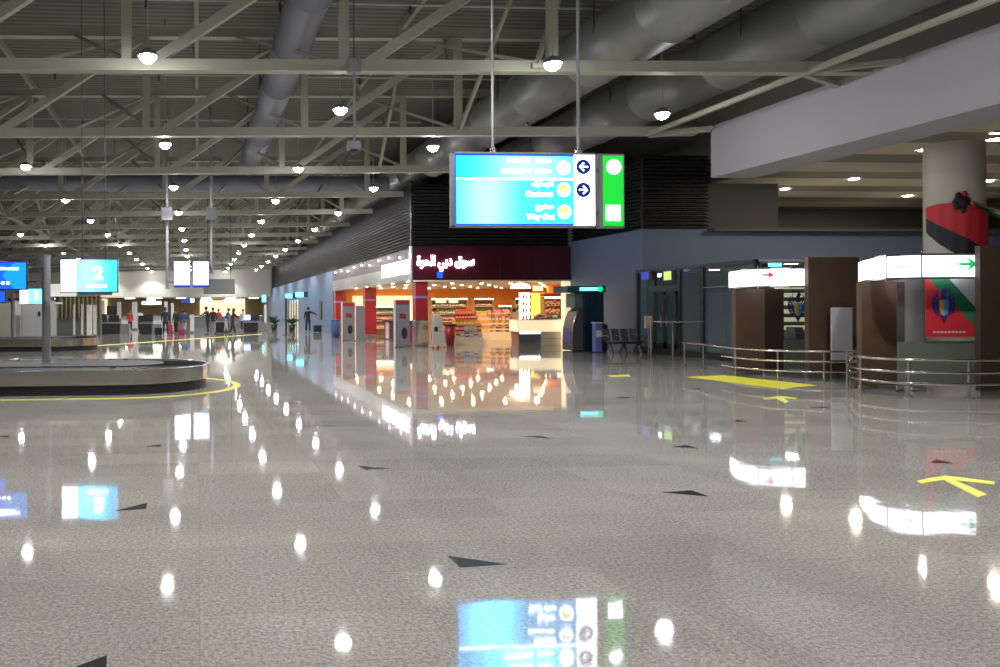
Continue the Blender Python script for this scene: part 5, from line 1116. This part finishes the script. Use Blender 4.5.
# near booth
F1 = plan([(858.5, 15.9), (861, 15.4), (866, 14.9), (874, 14.4), (885, 14.0), (900, 13.75), (920, 13.6), (950, 13.55), (980, 13.55)])
ft1 = ft = fascia(F1, 2.10, 2.56, 'curved white lit fascia with a green arrow over the right booth')
c = PY(971, 264, 13.5); y = 13.55
m = MB(); m.prismY([(c.x-.19, c.z-.025), (c.x+.02, c.z-.025), (c.x-.03, c.z-.11), (c.x+.16, c.z), (c.x-.03, c.z+.11), (c.x+.02, c.z+.025), (c.x-.19, c.z+.025)], y-.04, y, GRNL); m.build('green_arrow', ft)
c = PY(904, 267.5, 13.7); lettering('lettering', 'Nothing', .12, GRL, ft, (c.x, 13.66, c.z), width=.46, height=.11, off=.004)
P4 = bpanel(861.5, 897, 14.55, 2.09, BROWN, 'brown panel at the left of the right booth under the fascia')
P5 = bpanel(897.3, 905, 15.0, 2.09, BROWND, 'narrow dark brown strip beside the grey glass of the right booth')
P6 = bpanel(980.3, 1022, 13.3, 2.68, BROWND, 'tall dark brown panel at the right edge of the picture', .1)
bt1, a, b = booth_glass(898, 979.8, 14.0, .94, 'grey frosted glass front of the right booth', 2.12)
back_shelf(933, 945, 17.8, 1.0, 2.3, 'lit shelf slots behind the right booth glass, left of the flag poster')
Yf = 13.93; a = XY(925.5, Yf); b = XY(978.5, Yf); z0 = PY(950, 337, Yf).z; z1 = 2.11
t = thing('flag_poster', 'red, green and white flag poster with a winged emblem on the right booth glass', 'poster', ((a+b)/2, Yf, z0)); RP = mat('flag_red', (.62, .03, .04), .55, 0, .08, 4); GP2 = mat('flag_green', (.02, .20, .08), .55, 0, .08, 4); WP = mat('flag_white', (.62, .62, .6), .6, 0, .05, 4); KP = mat('flag_black', (.02, .02, .025), .6, 0, .1, 4)
W_ = b-a; Hh = z1-z0
m = MB(); m.prismY([(a, z0), (b, z0), (b-.0, z0+Hh*.12), (a+W_*.05, z1), (a, z1)], Yf, Yf+.008, RP); m.build('red_field', t)
m = MB(); m.prismY([(a+W_*.05, z1), (b, z0+Hh*.12), (b, z0+Hh*.45), (a+W_*.45, z1)], Yf, Yf+.008, GP2); m.build('green_band', t)
m = MB(); m.prismY([(a+W_*.45, z1), (b, z0+Hh*.45), (b, z1)], Yf, Yf+.008, WP); m.build('white_band', t)
c = PY(943.5, 306.5, Yf); eagle('emblem_wings', c.x, c.z, .37, Yf-.001, t, mat('emblem_blue', (.03, .04, .20), .4), BLACKP)
m = MB()
for k in range(9): m.box(a+W_*.14+k*W_*.07, a+W_*.19+k*W_*.07, Yf-.003, Yf, z0+Hh*.07, z0+Hh*.10, WP)
m.build('small_print', t)
# round column with flag cloth
Xc, Yc2 = 15.2, 16.9; pc = PY(954, 200, Yc2); Xc = pc.x; rc = .545
m = MB(); m.lathe([(rc, 0), (rc, 5.268)], (Xc, Yc2, 0), mat('column_paint', (.56, .52, .43), .5, 0, .05, 1), 40); m.lathe([(rc+.02, 0), (rc+.02, .15), (rc, .15)], (Xc, Yc2, 0), DARK, 40); t = one('round_column', m, 'big round cream column under the fascia beam, wrapped in flag cloth', 'column', org=(Xc, Yc2, 0))
t = thing('flag_cloth', 'red and black flag cloth wrapped around the round column', 'flag', (Xc, Yc2, 3.2))
zt1 = PY(954, 204, Yc2-rc).z; zb1 = zt1-3.2
def wrap(name, mt, zlo, zhi, dr=.02):
    # front half wrap between two edge functions of s in [0,1] (left to right)
    m = MB(); n = 28; v = []
    for i in range(n+1):
        s = i/n; an = PI+.0-.25+(PI+.5)*s; r = rc+dr+.012*math.sin(i*1.9)
        v += [(Xc+r*math.cos(an), Yc2+r*math.sin(an), zlo(s)), (Xc+r*math.cos(an), Yc2+r*math.sin(an), zhi(s))]
    m.add(v, [(2*i, 2*i+2, 2*i+3, 2*i+1) for i in range(n)], mt, True); m.build(name, t)
clampz = lambda z: max(zb1, z)
ed = lambda s: zt1-.95-1.0*0+(.15-1.55*s)     # red/black edge
wrap('red_cloth', RP, lambda s: max(zt1-1.5, zt1-.22-1.35*s), lambda s: zt1+.05*math.sin(s*7), .024)
wrap('black_cloth', KP, lambda s: max(zt1-1.56, zt1-.55-1.0*s-.3*math.sin(s*PI)), lambda s: zt1-.18-1.35*s, .02)
m = MB(); kx, kz = PY(967, 205, Yc2-rc-.05).x, zt1+.05; m.ball((kx, Yc2-rc*.85, kz), .17, KP, 1, .8, .9, 10)
for an in (.2, 1.2, 2.3, 3.6, 5): m.ball((kx+.14*math.cos(an), Yc2-rc*.9, kz+.16*math.sin(an)), .08, RP if an < 2 else KP, 1, .6, 1.3, 8)
m.build('knot', t)
# swag to the right edge
t = thing('flag_swag', 'red, white, green and black cloth swag from the column to the right edge', 'flag', (kx, Yc2-rc, kz))
for k, mt in enumerate((RP, WP, GP2, KP)):
    m = MB(); n = 24; v = []
    for i in range(n+1):
        s = i/n; x = kx+.05+s*4.2; sag = -.55*4*s*(1-s); w0 = .03+.11*math.sin(PI*s); z = kz+sag*(.55+.14*k)-.02*k; z2 = z-w0-.03
        v += [(x, Yc2-rc-.12-.012*k+.03*math.sin(s*26+k), z), (x, Yc2-rc-.14-.012*k+.03*math.sin(s*26+k+.6), z2)]
    m.add(v, [(2*i, 2*i+2, 2*i+3, 2*i+1) for i in range(n)], mt, True); o = m.build(['red_band', 'white_band', 'green_band', 'black_band'][k], t); sd = o.modifiers.new('thick', 'SOLIDIFY'); sd.thickness = .01
# rails
def rails(pl, zs, lab, posts, starts):
    t = thing('bumper_rail', lab, 'guard rail', (pl[-1][0], pl[-1][1], 0)); D = densify(pl, 4)
    D = [tuple(sum(D[min(max(j, 0), len(D)-1)][c] for j in (i-2, i-1, i, i+1, i+2))/5 for c in (0, 1)) for i in range(len(D))]
    for z, st in zip(zs, starts):
        m = MB(); m.tube([(x, y, z) for x, y in D[st:]], .024, CHROME, 10); m.build('rail', t)
    for i in posts:
        x, y = D[i]; m = MB(); m.cyl((x, y+.03, 0), (x, y+.03, zs[0]), .022, CHROME, 10); m.cyl((x, y+.03, 0), (x, y+.03, .015), .07, CHROME, 14); m.build('post', t)
R2 = plan([(679, 21.4), (700, 20.1), (718, 18.8), (735, 17.8), (760, 17.0), (785, 16.6), (810, 16.3), (840, 16.1), (862, 16.2)])
rails(R2, [.64, .42, .20], 'three curved steel guard rails in front of the left booth', [1, 5, 12, 19, 26], [0, 9, 9])
R1 = plan([(846, 15.9), (846.5, 15.3), (850, 14.7), (858, 14.2), (872, 13.75), (895, 13.35), (925, 13.1), (960, 12.95), (1000, 12.85), (1040, 12.8)])
rails(R1, [.66, .44, .24], 'three curved steel guard rails in front of the right booth', [6, 13, 22, 29], [0, 0, 0])
m = MB(); q = PZ(922, 391); m.box(q.x-.15, q.x+.12, q.y+.05, q.y+.15, 0.02, .06, WHITE); m.box(q.x-.1, q.x+.05, q.y+.06, q.y+.12, .06, .08, GREYM); one('floor_box', m, 'small white box on the floor behind the right guard rails', 'box')

def absorb(par, ch, name=None):
    ch.location = Vector(ch.location)-Vector(par.location); ch.parent = par
    for k in ('category', 'group'):
        if k in ch: del ch[k]
    if name: ch.name = name
B2 = thing('customs_booth', 'left customs booth with red-arrow lit fascia, brown panels and emblem glass', 'booth', (P3.location.x, 17.2, 0), 'customs booths with lit curved fascias')
B1 = thing('customs_booth', 'right customs booth with green-arrow lit fascia, brown panels and frosted glass', 'booth', (P6.location.x, 13.6, 0), 'customs booths with lit curved fascias')
for par, L_ in ((B2, (P1, P2, P3, ft2, bt2)), (B1, (P4, P5, P6, ft1, bt1))):
    for ch in L_: absorb(par, ch, 'side_panel' if 'panel' in ch.name else ('lit_fascia' if 'fascia' in ch.name else 'glass_screen'))
m = MB(); xg = XY(909, 17.); m.cyl((xg, 17., 0), (xg, 17., 2.6), .3, mat('booth_post_grey', (.22, .22, .21), .5), 20); m.cyl((xg, 17., 0), (xg, 17., .1), .32, DARK, 20); one('round_post', m, 'grey round post behind the right booth glass', 'post')
for i, y in enumerate((19.2, 25.3, 31.4)):
    m = MB(); m.cyl((XL, y, 8.95), (8.9 if y > 28 else 19.3, y, 9.05), .035, mat('pipe_light_grey', (.4, .4, .36), .4), 8)
    for k in range(12): m.cyl((-30+3.2*k, y, 8.8), (-30+3.2*k, y, 9.), .03, DARK, 6)
    one('sprinkler_pipe', m, 'thin pale sprinkler pipe across the roof, %s from the camera' % ['first', 'second', 'third'][i], 'pipe', 'sprinkler pipes')

# ------------------------------------------------------------------ world: only faint light leaks in
w_ = bpy.data.worlds.new('hall_world'); SC.world = w_; w_.use_nodes = True
w_.node_tree.nodes['Background'].inputs[0].default_value = (.5, .5, .55, 1); w_.node_tree.nodes['Background'].inputs[1].default_value = .05
